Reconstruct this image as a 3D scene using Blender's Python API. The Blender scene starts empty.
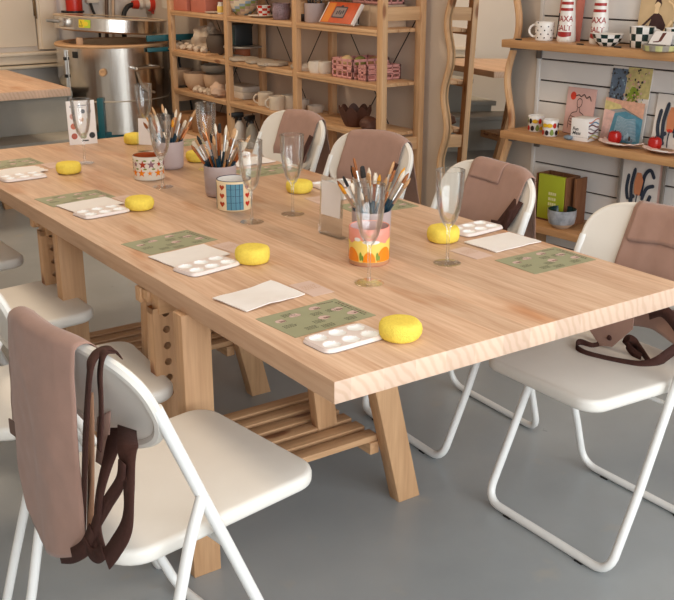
import bpy, bmesh, math, random
from mathutils import Vector, Matrix, noise
R_ = random.Random(7)
sc = bpy.context.scene
COL = sc.collection
PI = math.pi
rad = math.radians
T = 0.73            # table-top height
CAM = Vector((0, 0, 1.45))
FPX, CX, CY = 1009.1, 337.0, 300.0

# ------------------------------------------------------------------ camera
_right = Vector((0.82195, -0.56957, 0)).normalized()
_fwd = Vector((0.53894, 0.77775, -0.32350)).normalized()
_right = (_right - _fwd * _right.dot(_fwd)).normalized()
_up = _right.cross(_fwd).normalized()
cd = bpy.data.cameras.new('camera'); cam = bpy.data.objects.new('camera', cd); COL.objects.link(cam)
cam.matrix_world = Matrix(((_right.x, _up.x, -_fwd.x, CAM.x), (_right.y, _up.y, -_fwd.y, CAM.y),
                           (_right.z, _up.z, -_fwd.z, CAM.z), (0, 0, 0, 1)))
cd.sensor_width = 36; cd.lens = FPX * 36 / 674; cd.clip_start = 0.05
sc.camera = cam

def ray(px, py):
    return _right * (px - CX) - _up * (py - CY) + _fwd * FPX
def at(px, py, X=None, Y=None, Z=None):
    """measure a real position: the sight line through a photo point cut with a real plane"""
    d = ray(px, py)
    t = (X - CAM.x) / d.x if X is not None else (Y - CAM.y) / d.y if Y is not None else (Z - CAM.z) / d.z
    return CAM + d * t

# ------------------------------------------------------------------ materials
def lin(c):
    return tuple((v / 255 / 12.92) if v / 255 <= .04045 else ((v / 255 + .055) / 1.055) ** 2.4 for v in c)
def new_mat(name):
    m = bpy.data.materials.new(name); m.use_nodes = True
    nt = m.node_tree; b = nt.nodes['Principled BSDF']
    return m, nt, nt.nodes, nt.links, b
def mat(name, c, rough=.5, metal=0, var=.06, scale=14, bump=0, bscale=90, coat=0, spec=.5, stretch=(1, 1, 1), sheen=0):
    m, nt, N, L, b = new_mat(name)
    col = lin(c)
    tc = N.new('ShaderNodeTexCoord'); mp = N.new('ShaderNodeMapping'); mp.inputs['Scale'].default_value = stretch
    L.new(tc.outputs['Object'], mp.inputs[0])
    nz = N.new('ShaderNodeTexNoise'); nz.inputs['Scale'].default_value = scale; nz.inputs['Detail'].default_value = 3
    L.new(mp.outputs[0], nz.inputs['Vector'])
    cr = N.new('ShaderNodeValToRGB')
    cr.color_ramp.elements[0].position = .3; cr.color_ramp.elements[1].position = .7
    cr.color_ramp.elements[0].color = (*[v * (1 - var) for v in col], 1)
    cr.color_ramp.elements[1].color = (*[min(1, v * (1 + var)) for v in col], 1)
    L.new(nz.outputs['Fac'], cr.inputs[0]); L.new(cr.outputs[0], b.inputs['Base Color'])
    b.inputs['Roughness'].default_value = rough; b.inputs['Metallic'].default_value = metal
    b.inputs['Specular IOR Level'].default_value = spec
    if coat: b.inputs['Coat Weight'].default_value = coat
    if sheen: b.inputs['Sheen Weight'].default_value = sheen
    if bump:
        n2 = N.new('ShaderNodeTexNoise'); n2.inputs['Scale'].default_value = bscale
        L.new(mp.outputs[0], n2.inputs['Vector'])
        bp = N.new('ShaderNodeBump'); bp.inputs['Strength'].default_value = bump; bp.inputs['Distance'].default_value = .004
        L.new(n2.outputs['Fac'], bp.inputs['Height']); L.new(bp.outputs[0], b.inputs['Normal'])
    return m
def wood(name, light, dark, axis='Y', rough=.5, k=26, stave=0, staveaxis='X', knots=False, stains=False, svar=.1, contrast=1):
    m, nt, N, L, b = new_mat(name)
    tc = N.new('ShaderNodeTexCoord'); mp = N.new('ShaderNodeMapping')
    ai = 'XYZ'.index(axis); s = [k, k, k]; s[ai] = k / 16
    mp.inputs['Scale'].default_value = s
    vec = tc.outputs['Object']
    wn = None
    if stave:
        sx = N.new('ShaderNodeSeparateXYZ'); L.new(vec, sx.inputs[0])
        dv = N.new('ShaderNodeMath'); dv.operation = 'DIVIDE'; dv.inputs[1].default_value = stave
        L.new(sx.outputs[staveaxis], dv.inputs[0])
        fl = N.new('ShaderNodeMath'); fl.operation = 'FLOOR'; L.new(dv.outputs[0], fl.inputs[0])
        wn = N.new('ShaderNodeTexWhiteNoise'); wn.noise_dimensions = '1D'; L.new(fl.outputs[0], wn.inputs['W'])
        sc_ = N.new('ShaderNodeVectorMath'); sc_.operation = 'SCALE'; sc_.inputs['Scale'].default_value = 9
        L.new(wn.outputs['Color'], sc_.inputs[0])
        ad = N.new('ShaderNodeVectorMath'); ad.operation = 'ADD'; L.new(vec, ad.inputs[0]); L.new(sc_.outputs[0], ad.inputs[1])
        vec = ad.outputs[0]
    L.new(vec, mp.inputs[0])
    n1 = N.new('ShaderNodeTexNoise'); n1.inputs['Scale'].default_value = 1; n1.inputs['Detail'].default_value = 5
    n1.inputs['Distortion'].default_value = .6; L.new(mp.outputs[0], n1.inputs['Vector'])
    wv = N.new('ShaderNodeTexNoise'); wv.inputs['Scale'].default_value = 4.5; wv.inputs['Detail'].default_value = 2
    L.new(mp.outputs[0], wv.inputs['Vector'])
    mx = N.new('ShaderNodeMath'); mx.operation = 'MULTIPLY_ADD'; mx.inputs[1].default_value = .45
    L.new(wv.outputs['Fac'], mx.inputs[0])
    ml = N.new('ShaderNodeMath'); ml.operation = 'MULTIPLY'; ml.inputs[1].default_value = .55; L.new(n1.outputs['Fac'], ml.inputs[0])
    L.new(ml.outputs[0], mx.inputs[2])
    cr = N.new('ShaderNodeValToRGB'); w_ = .16 / contrast
    cr.color_ramp.elements[0].position = .5 - w_; cr.color_ramp.elements[1].position = .5 + w_
    cr.color_ramp.elements[0].color = (*lin(dark), 1); cr.color_ramp.elements[1].color = (*lin(light), 1)
    L.new(mx.outputs[0], cr.inputs[0])
    out = cr.outputs[0]
    def mixc(kind, fac, a, bcol):
        q = N.new('ShaderNodeMixRGB'); q.blend_type = kind
        if hasattr(fac, 'is_linked'): L.new(fac, q.inputs[0])
        else: q.inputs[0].default_value = fac
        L.new(a, q.inputs[1])
        if hasattr(bcol, 'is_linked'): L.new(bcol, q.inputs[2])
        else: q.inputs[2].default_value = (*bcol, 1)
        return q.outputs[0]
    if wn:
        mr = N.new('ShaderNodeMapRange'); mr.inputs['To Min'].default_value = 1 - svar; mr.inputs['To Max'].default_value = 1 + svar * .6
        L.new(wn.outputs['Value'], mr.inputs['Value'])
        out = mixc('MULTIPLY', 1.0, out, mr.outputs[0])
    if stains:
        ms = N.new('ShaderNodeMapping'); ms.inputs['Scale'].default_value = (7, 2.3, 4); L.new(tc.outputs['Object'], ms.inputs[0])
        ns = N.new('ShaderNodeTexNoise'); ns.inputs['Scale'].default_value = 1; ns.inputs['Detail'].default_value = 4; L.new(ms.outputs[0], ns.inputs['Vector'])
        rs = N.new('ShaderNodeMapRange'); rs.inputs['From Min'].default_value = .58; rs.inputs['From Max'].default_value = .72
        rs.inputs['To Max'].default_value = .75; L.new(ns.outputs['Fac'], rs.inputs['Value'])
        out = mixc('MULTIPLY', rs.outputs[0], out, lin((222, 180, 134)))
    if knots:
        mk = N.new('ShaderNodeMapping'); sk = [9, 9, 9]; sk[ai] = 3.2; mk.inputs['Scale'].default_value = sk; L.new(tc.outputs['Object'], mk.inputs[0])
        vk = N.new('ShaderNodeTexVoronoi'); vk.inputs['Scale'].default_value = 1.0; L.new(mk.outputs[0], vk.inputs['Vector'])
        rk = N.new('ShaderNodeMapRange'); rk.inputs['From Min'].default_value = .10; rk.inputs['From Max'].default_value = .17
        rk.inputs['To Min'].default_value = .75; rk.inputs['To Max'].default_value = 0; L.new(vk.outputs['Distance'], rk.inputs['Value'])
        out = mixc('MULTIPLY', rk.outputs[0], out, lin((150, 98, 60)))
    L.new(out, b.inputs['Base Color'])
    b.inputs['Roughness'].default_value = rough; b.inputs['Specular IOR Level'].default_value = .35
    bp = N.new('ShaderNodeBump'); bp.inputs['Strength'].default_value = .12; bp.inputs['Distance'].default_value = .002
    L.new(mx.outputs[0], bp.inputs['Height']); L.new(bp.outputs[0], b.inputs['Normal'])
    return m
def glassmat(name, tint=(.985, .99, .99), refl=(1, 1, 1), blend=.22, edge=.7):
    m, nt, N, L, b = new_mat(name); N.remove(b)
    o = [n for n in N if n.type == 'OUTPUT_MATERIAL'][0]
    tr = N.new('ShaderNodeBsdfTransparent'); tr.inputs[0].default_value = (*tint, 1)
    gl = N.new('ShaderNodeBsdfGlossy'); gl.inputs['Roughness'].default_value = .04; gl.inputs[0].default_value = (*refl, 1)
    fr = N.new('ShaderNodeFresnel'); fr.inputs['IOR'].default_value = 1.3 + blend
    nz = N.new('ShaderNodeTexNoise'); nz.inputs['Scale'].default_value = 5
    mm = N.new('ShaderNodeMath'); mm.operation = 'MULTIPLY_ADD'; mm.inputs[1].default_value = edge
    nm = N.new('ShaderNodeMath'); nm.operation = 'MULTIPLY'; nm.inputs[1].default_value = .02
    L.new(nz.outputs['Fac'], nm.inputs[0]); L.new(fr.outputs[0], mm.inputs[0]); L.new(nm.outputs[0], mm.inputs[2])
    mx = N.new('ShaderNodeMixShader'); L.new(mm.outputs[0], mx.inputs[0]); L.new(tr.outputs[0], mx.inputs[1]); L.new(gl.outputs[0], mx.inputs[2])
    L.new(mx.outputs[0], o.inputs['Surface'])
    return m

# ------------------------------------------------------------------ mesh builder
class MB:
    def __init__(s): s.bm = bmesh.new()
    def _take(s, t, m):
        for f in t.faces:
            if m is not None: f.material_index = m
        me = bpy.data.meshes.new('tmp'); t.to_mesh(me); t.free(); s.bm.from_mesh(me); bpy.data.meshes.remove(me)
        return s
    def box(s, x0, x1, y0, y1, z0, z1, m=0, bev=0, M=None, seg=2):
        t = bmesh.new(); bmesh.ops.create_cube(t, size=1)
        for v in t.verts: v.co = Vector((x0 + (v.co.x + .5) * (x1 - x0), y0 + (v.co.y + .5) * (y1 - y0), z0 + (v.co.z + .5) * (z1 - z0)))
        if bev: bmesh.ops.bevel(t, geom=list(t.edges), offset=bev, segments=seg, affect='EDGES', profile=.5)
        if M is not None: bmesh.ops.transform(t, matrix=M, verts=t.verts)
        return s._take(t, m)
    def beam(s, p0, p1, w, d, m=0, bev=.002, up=Vector((0, 0, 1)), cut=False):
        """square bar p0->p1; w along side vector, d along the third"""
        p0, p1 = Vector(p0), Vector(p1); a = (p1 - p0); Ln = a.length; a.normalize()
        side = up.cross(a)
        if side.length < 1e-4: side = Vector((1, 0, 0))
        side.normalize(); th = a.cross(side)
        M = Matrix(((side.x, th.x, a.x, p0.x), (side.y, th.y, a.y, p0.y), (side.z, th.z, a.z, p0.z), (0, 0, 0, 1)))
        return s.box(-w / 2, w / 2, -d / 2, d / 2, 0, Ln, m, bev, M)
    def lathe(s, prof, n=32, m=0, c=(0, 0, 0), mf=None, M=None, sx=1, sy=1, wob=None):
        t = bmesh.new(); rings = []
        for j, (r, z) in enumerate(prof):
            if r < 1e-6: rings.append([t.verts.new((c[0], c[1], c[2] + z))])
            else:
                ring = []
                for i in range(n):
                    a = 2 * PI * i / n; rr = r * (wob(a, j) if wob else 1)
                    ring.append(t.verts.new((c[0] + rr * sx * math.cos(a), c[1] + rr * sy * math.sin(a), c[2] + z)))
                rings.append(ring)
        for j in range(len(rings) - 1):
            A, B = rings[j], rings[j + 1]
            for i in range(n):
                k = (i + 1) % n
                vs = [A[0], B[k], B[i]] if len(A) == 1 else [A[i], A[k], B[0]] if len(B) == 1 else [A[i], A[k], B[k], B[i]]
                if len(A) == 1 and len(B) == 1: continue
                f = t.faces.new(vs); f.material_index = mf(i, j) if mf else m
        if M is not None: bmesh.ops.transform(t, matrix=M, verts=t.verts)
        return s._take(t, None)
    def tube(s, pts, r, n=10, m=0, closed=False, cap=True):
        pts = [Vector(p) for p in pts]; t = bmesh.new(); rings = []; N = len(pts); ref = None
        for i, p in enumerate(pts):
            q0 = pts[(i - 1) % N] if (closed or i > 0) else p; q1 = pts[(i + 1) % N] if (closed or i < N - 1) else p
            d = (q1 - q0).normalized()
            if ref is None:
                ref = Vector((0, 0, 1)).cross(d)
                if ref.length < .05: ref = Vector((1, 0, 0)).cross(d)
            ref = (ref - d * ref.dot(d)).normalized(); bn = d.cross(ref)
            rr = r[i] if isinstance(r, (list, tuple)) else r
            rings.append([t.verts.new(p + (ref * math.cos(2 * PI * k / n) + bn * math.sin(2 * PI * k / n)) * rr) for k in range(n)])
        for i in range(N if closed else N - 1):
            A, B = rings[i], rings[(i + 1) % N]
            for k in range(n): t.faces.new([A[k], A[(k + 1) % n], B[(k + 1) % n], B[k]])
        if cap and not closed: t.faces.new(rings[0][::-1]); t.faces.new(rings[-1])
        return s._take(t, m)
    def prism(s, poly, fn, thick, m=0, bev=0, mtop=None, seg=2):
        """poly: 2-D outline; fn(u,v,w)->3-D; w from 0 to thick"""
        t = bmesh.new()
        a = [t.verts.new((u, v, 0)) for u, v in poly]; b = [t.verts.new((u, v, thick)) for u, v in poly]; n = len(poly)
        t.faces.new(a[::-1]); ft = t.faces.new(b)
        for i in range(n): t.faces.new([a[i], a[(i + 1) % n], b[(i + 1) % n], b[i]])
        bmesh.ops.recalc_face_normals(t, faces=t.faces)
        for f in t.faces: f.material_index = m
        if mtop is not None: ft.material_index = mtop
        if bev:
            es = [e for e in t.edges if abs(e.verts[0].co.z - e.verts[1].co.z) < 1e-7]
            bmesh.ops.bevel(t, geom=es, offset=bev, segments=seg, affect='EDGES', profile=.5)
        for v in t.verts: v.co = Vector(fn(v.co.x, v.co.y, v.co.z))
        return s._take(t, None)
    def grid(s, fn, nu, nv, m=0, mf=None, closeu=False):
        t = bmesh.new(); V = [[t.verts.new(fn(i / nu, j / nv)) for j in range(nv + 1)] for i in range(nu + (0 if closeu else 1))]
        for i in range(nu):
            for j in range(nv):
                k = (i + 1) % len(V)
                f = t.faces.new([V[i][j], V[k][j], V[k][j + 1], V[i][j + 1]]); f.material_index = mf(i, j) if mf else m
        return s._take(t, None)
    def poly(s, pts, m=0):
        t = bmesh.new(); t.faces.new([t.verts.new(p) for p in pts]); return s._take(t, m)
    def sphere(s, c, r, m=0, sub=2, sc3=(1, 1, 1), lump=0, seed=0, M=None):
        t = bmesh.new(); bmesh.ops.create_icosphere(t, subdivisions=sub, radius=1)
        for v in t.verts:
            k = 1 + (lump * noise.noise(v.co * 1.7 + Vector((seed * 3.1, seed, 0))) if lump else 0)
            v.co = Vector((v.co.x * sc3[0] * r * k, v.co.y * sc3[1] * r * k, v.co.z * sc3[2] * r * k))
        if M is not None: bmesh.ops.transform(t, matrix=M, verts=t.verts)
        for v in t.verts: v.co += Vector(c)
        return s._take(t, m)
    def text(s, txt, size, fn, m=0, shear=0, bold=0):
        cu = bpy.data.curves.new('t', 'FONT'); cu.body = txt; cu.size = size; cu.shear = shear; cu.align_x = 'CENTER'; cu.offset = bold
        cu.resolution_u = 3
        o = bpy.data.objects.new('t', cu); COL.objects.link(o)
        dg = bpy.context.evaluated_depsgraph_get(); dg.update()
        me = o.evaluated_get(dg).to_mesh()
        t = bmesh.new(); t.from_mesh(me)
        bmesh.ops.triangulate(t, faces=t.faces)
        for v in t.verts: v.co = Vector(fn(v.co.x, v.co.y))
        o.evaluated_get(dg).to_mesh_clear(); bpy.data.objects.remove(o); bpy.data.curves.remove(cu)
        return s._take(t, m)
    def build(s, name, mats, parent=None, loc=None, rz=0, smooth=True, ang=35, solid=0, dbl=0):
        if dbl: bmesh.ops.remove_doubles(s.bm, verts=s.bm.verts, dist=dbl)
        me = bpy.data.meshes.new(name); s.bm.to_mesh(me); s.bm.free()
        for q in (mats if isinstance(mats, (list, tuple)) else [mats]): me.materials.append(q)
        if smooth:
            me.polygons.foreach_set('use_smooth', [True] * len(me.polygons)); me.set_sharp_from_angle(angle=rad(ang))
        o = bpy.data.objects.new(name, me); COL.objects.link(o)
        if parent: o.parent = parent
        if loc is not None: o.location = loc
        if rz: o.rotation_euler.z = rz
        if solid:
            md = o.modifiers.new('thick', 'SOLIDIFY'); md.thickness = solid; md.offset = 0
        return o
def tag(o, label=None, cat=None, group=None, kind=None):
    if label: o['label'] = label
    if cat: o['category'] = cat
    if group: o['group'] = group
    if kind: o['kind'] = kind
    return o
def thing(name, label, cat, loc=(0, 0, 0), rz=0, group=None):
    o = bpy.data.objects.new(name, None); COL.objects.link(o); o.empty_display_size = .05
    o.location = loc; o.rotation_euler = (0, 0, rz); return tag(o, label, cat, group)
def kids(o): return [c for c in bpy.data.objects if c.parent == o]
KID = {}
def copy_tree(root, loc, rz, label=None, group=None):
    r = root.copy(); COL.objects.link(r); r.location = loc; r.rotation_euler = (0, 0, rz)
    if label: r['label'] = label
    if group: r['group'] = group
    for ch in kids(root):
        c = ch.copy(); COL.objects.link(c); c.parent = r
        for g in kids(ch):
            d = g.copy(); COL.objects.link(d); d.parent = c
    return r
def struct(mb, name, mats, **k): return tag(mb.build(name, mats, **k), kind='structure')
def rrect(x0, x1, y0, y1, r, n=6):
    rr = r if isinstance(r, (list, tuple)) else [r] * 4; P = []
    for (cx, cy, a0, q) in ((x1, y1, 0, rr[0]), (x0, y1, 90, rr[1]), (x0, y0, 180, rr[2]), (x1, y0, 270, rr[3])):
        sx = -1 if cx == x1 else 1; sy = -1 if cy == y1 else 1
        for i in range(n + 1):
            a = rad(a0 + 90 * i / n); P.append((cx + sx * q + q * math.cos(a), cy + sy * q + q * math.sin(a)))
    return P
def arc(c, r, a0, a1, n, ex, ey):
    c = Vector(c); return [c + Vector(ex) * r * math.cos(a0 + (a1 - a0) * i / n) + Vector(ey) * r * math.sin(a0 + (a1 - a0) * i / n) for i in range(n + 1)]
def smoothpath(P, n=8):
    P = [Vector(p) for p in P]; out = []
    for i in range(len(P) - 1):
        a = P[max(i - 1, 0)]; b = P[i]; c = P[i + 1]; d = P[min(i + 2, len(P) - 1)]
        for k in range(n):
            t = k / n
            out.append(.5 * ((2 * b) + (c - a) * t + (2 * a - 5 * b + 4 * c - d) * t * t + (3 * b - a - 3 * c + d) * t ** 3))
    out.append(P[-1]); return out

white_metal = mat('white enamel', (236, 234, 230), .38, var=.015, spec=.5)
white_plastic = mat('white plastic', (228, 222, 213), .42, var=.015, bump=.04, bscale=300)
pine = {a: wood('pine along ' + a, (206, 163, 122), (180, 137, 98), a, k=22, knots=True) for a in 'XYZ'}
shelfpine = {a: wood('raw shelf pine along ' + a, (222, 180, 136), (196, 150, 108), a, k=20, knots=True) for a in 'XYZ'}
table_top = wood('laminated table wood', (218, 183, 153), (194, 153, 122), 'Y', .42, 30, .075, 'X', stains=True, svar=.10, contrast=1.2)
table_edge = wood('laminated table side', (202, 164, 132), (182, 142, 110), 'Y', .5, 26)
glass = glassmat('clear glass')
acrylic = glassmat('clear acrylic', (.95, .96, .96), blend=.2)
cloth = mat('dusty rose brown cloth', (162, 128, 114), .85, var=.04, scale=30, bump=.12, bscale=500, spec=.2, sheen=.2)
strapm = mat('dark brown webbing', (70, 44, 38), .8, var=.12, scale=120, bump=.2, bscale=600, spec=.2)
lining = mat('tan lining cloth', (150, 110, 84), .85, var=.05)
wall_paint = mat('warm white wall paint', (226, 216, 206), .75, var=.02, scale=3, bump=.05, bscale=60)
slat_paint = mat('white painted slat boards', (226, 221, 216), .55, var=.02, scale=4)
trim_paint = mat('cream trim paint', (224, 210, 192), .5, var=.03, scale=5)
door_paint = mat('cream door paint', (226, 212, 194), .5, var=.02, scale=4)
grey_paint = mat('grey painted stair boards', (172, 168, 158), .55, var=.06, scale=6)
black = mat('matt black', (24, 23, 24), .5, var=.1)
dark_gap = mat('dark groove', (70, 60, 56), .8, var=.1)
steel = mat('brushed stainless steel', (208, 200, 190), .2, 1, var=.05, scale=6, bump=.12, bscale=9, stretch=(9, 9, .15))
silver = mat('silver ferrule metal', (205, 203, 200), .28, 1, var=.05)
copper = mat('copper ferrule metal', (196, 128, 84), .3, 1, var=.05)
teal = mat('teal painted steel', (26, 92, 102), .45, var=.05)
rubber = mat('black rubber', (26, 26, 27), .6, var=.08)
paper_w = mat('white paper', (236, 230, 226), .8, var=.015, bump=.05, bscale=40)
def ceramic(name, c, rough=.25, var=.03, **k): return mat(name, c, rough, var=var, **k)
cream = ceramic('cream glaze', (232, 220, 204))
clay = ceramic('raw buff clay', (205, 170, 138), .8, bump=.1, bscale=120)

# ------------------------------------------------------------------ the room
XW, YF, XL, YB, ZC = 3.52, 7.75, -2.6, -2.2, 3.0
def floor_mat():
    m, nt, N, L, b = new_mat('grey painted concrete')
    tc = N.new('ShaderNodeTexCoord')
    n1 = N.new('ShaderNodeTexNoise'); n1.inputs['Scale'].default_value = 1.6; n1.inputs['Detail'].default_value = 6; L.new(tc.outputs['Object'], n1.inputs['Vector'])
    cr = N.new('ShaderNodeValToRGB'); cr.color_ramp.elements[0].position = .35; cr.color_ramp.elements[1].position = .68
    cr.color_ramp.elements[0].color = (*lin((146, 150, 152)), 1); cr.color_ramp.elements[1].color = (*lin((164, 167, 168)), 1)
    L.new(n1.outputs['Fac'], cr.inputs[0])
    # pale scuffs and small chips
    n2 = N.new('ShaderNodeTexNoise'); n2.inputs['Scale'].default_value = 7; n2.inputs['Detail'].default_value = 8; L.new(tc.outputs['Object'], n2.inputs['Vector'])
    r2 = N.new('ShaderNodeMapRange'); r2.inputs['From Min'].default_value = .64; r2.inputs['From Max'].default_value = .74; r2.inputs['To Max'].default_value = .4; L.new(n2.outputs['Fac'], r2.inputs['Value'])
    m1 = N.new('ShaderNodeMixRGB'); L.new(r2.outputs[0], m1.inputs[0]); L.new(cr.outputs[0], m1.inputs[1]); m1.inputs[2].default_value = (*lin((176, 166, 152)), 1)
    vo = N.new('ShaderNodeTexVoronoi'); vo.inputs['Scale'].default_value = 3.0; L.new(tc.outputs['Object'], vo.inputs['Vector'])
    r3 = N.new('ShaderNodeMapRange'); r3.inputs['From Min'].default_value = .02; r3.inputs['From Max'].default_value = .035; r3.inputs['To Min'].default_value = .7; r3.inputs['To Max'].default_value = 0; L.new(vo.outputs['Distance'], r3.inputs['Value'])
    m2 = N.new('ShaderNodeMixRGB'); L.new(r3.outputs[0], m2.inputs[0]); L.new(m1.outputs[0], m2.inputs[1]); m2.inputs[2].default_value = (*lin((70, 66, 62)), 1)
    L.new(m2.outputs[0], b.inputs['Base Color'])
    rr = N.new('ShaderNodeMapRange'); rr.inputs['To Min'].default_value = .22; rr.inputs['To Max'].default_value = .42; L.new(n2.outputs['Fac'], rr.inputs['Value']); L.new(rr.outputs[0], b.inputs['Roughness'])
    n3 = N.new('ShaderNodeTexNoise'); n3.inputs['Scale'].default_value = 16; n3.inputs['Detail'].default_value = 6; L.new(tc.outputs['Object'], n3.inputs['Vector'])
    bp = N.new('ShaderNodeBump'); bp.inputs['Strength'].default_value = .18; bp.inputs['Distance'].default_value = .004; L.new(n3.outputs['Fac'], bp.inputs['Height']); L.new(bp.outputs[0], b.inputs['Normal'])
    return m
struct(MB().box(XL - .2, 6.2, YB - .2, YF + .2, -.1, 0), 'floor', floor_mat())
struct(MB().box(XL - .2, 6.2, YB - .2, YF + .2, ZC, ZC + .1), 'ceiling', mat('ceiling paint', (232, 224, 214), .8, var=.02))
struct(MB().box(XL, 6.2, YF, YF + .15, 0, ZC), 'wall_far', wall_paint)
struct(MB().box(XL - .15, XL, YB, YF, 0, ZC), 'wall_left', wall_paint)
YJ = 3.43            # where the wall bends
struct(MB().box(XW, XW + .15, YJ, YF, 0, ZC), 'wall_right', mat('warm beige wall paint', (214, 197, 180), .75, var=.02, scale=3, bump=.05, bscale=60))
SA = rad(5.5)
su = Vector((math.sin(SA), -math.cos(SA), 0)); sn = Vector((-math.cos(SA), -math.sin(SA), 0)); S0 = Vector((XW, YJ - .005, 0))
def slat(a, off, z): return S0 + su * a + sn * off + Vector((0, 0, z))    # along the wall towards the camera, out of the wall, up
SM = Matrix(((su.x, sn.x, 0, S0.x), (su.y, sn.y, 0, S0.y), (0, 0, 1, 0), (0, 0, 0, 1)))
def slat_at(px, py, off=0):
    d = ray(px, py); p0 = S0 + sn * off; t = (p0 - CAM).dot(sn) / d.dot(sn); q = CAM + d * t
    return (q - S0).dot(su), q.z
b = MB().box(0, 5.6, -.15, -.012, 0, ZC, 0, M=SM)
b.box(0, 5.6, -.012, -.008, 0, ZC, 1, M=SM)
a0 = slat_at(541, 60)[0]
z = .03
gz = .800
zs = sorted([gz + .0965 * k for k in range(-8, 22)])
for i in range(len(zs) - 1):
    b.box(a0, 5.6, -.012, 0.002, zs[i] + .0035, zs[i + 1] - .0035, 0, .002, M=SM, seg=1)
b.box(0, a0 - .022, -.012, .001, 0, ZC, 0, M=SM)
b.box(a0 - .02, a0, -.012, .006, 0, ZC, 0, .002, M=SM)
struct(b, 'wall_slatted', [slat_paint, dark_gap])
# the shop front behind the camera: a wall with one wide window
b = MB(); WX0, WX1, WZ0, WZ1 = -1.6, 3.9, .55, 2.6
b.box(XL, WX0, YB - .15, YB, 0, ZC); b.box(WX1, 6.2, YB - .15, YB, 0, ZC); b.box(WX0, WX1, YB - .15, YB, 0, WZ0); b.box(WX0, WX1, YB - .15, YB, WZ1, ZC)
struct(b, 'wall_front', wall_paint)
b = MB()
for x in (WX0, WX0 + 1.83, WX0 + 3.67, WX1): b.box(x - .03, x + .03, YB - .1, YB - .04, WZ0, WZ1)
b.box(WX0, WX1, YB - .1, YB - .04, WZ0 - .03, WZ0 + .03); b.box(WX0, WX1, YB - .1, YB - .04, WZ1 - .03, WZ1 + .03)
wf = struct(b, 'window_1', trim_paint)
MB().box(WX0, WX1, YB - .075, YB - .069, WZ0, WZ1).build('pane', glassmat('window glass', (1, 1, 1), blend=.05), wf)

# far wall: raised door, its trim, ledge, landing and steps
DR = 2.60
b = MB().box(1.55, DR, YF - .03, YF - .005, .80, ZC - .25, 0, .004)
d1 = struct(b, 'door_1', door_paint)
q = MB(); q.box(DR - .008, DR + .012, YF - .045, YF - .025, 1.02, 1.16, 0, .003); q.tube([(DR + .004, YF - .05, 1.0), (DR + .004, YF - .05, 1.18)], .006); q.build('hinge', mat('aged brass hinge', (110, 86, 58), .4, .8), d1)
q = MB(); q.box(1.7, 2.45, YF - .034, YF - .028, 1.25, 2.4, 0, .008); q.build('door_panel', door_paint, d1)
b = MB(); b.box(DR + .01, DR + .17, YF - .045, YF, .775, ZC - .2, 0, .004); b.box(DR + .03, DR + .15, YF - .06, YF - .04, .775, ZC - .2, 0, .006)
struct(b, 'trim_1', trim_paint)
b = MB(); b.box(1.0, DR + .19, YF - .10, YF, .738, .762, 0, .006); b.box(1.0, DR + .15, YF - .075, YF, .675, .738, 0, .01)
struct(b, 'trim_2', trim_paint)
b = MB(); b.box(1.0, 3.3, YF - .13, YF, .648, .668, 0, .004)
struct(b, 'trim_3', mat('pale ledge paint', (205, 192, 172), .5))
# stairs up to the door, running along the far wall
b = MB(); SX = 2.50
b.box(1.55, SX, YF - .85, YF - .01, 0, .52, 0); b.box(1.5, SX + .03, YF - .88, YF - .01, .52, .56, 0, .006)
for k in range(3):
    zt = .56 - .187 * (k + 1); x1 = 1.55 - .27 * k
    b.box(x1 - .27, x1, YF - .85, YF - .01, 0, max(zt - .04, .0), 0) if zt > .05 else None
    b.box(x1 - .30, x1, YF - .88, YF - .01, zt - .04, zt, 0, .006) if zt > .05 else None
b.box(.9, SX - .03, YF - 1.16, YF - .86, 0, .25, 0); b.box(.9, SX, YF - 1.19, YF - .86, .25, .285, 0, .006)
tag(b.build('staircase', grey_paint), 'grey painted wooden stairs rising along the far wall to the cream door', 'stairs')

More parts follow.
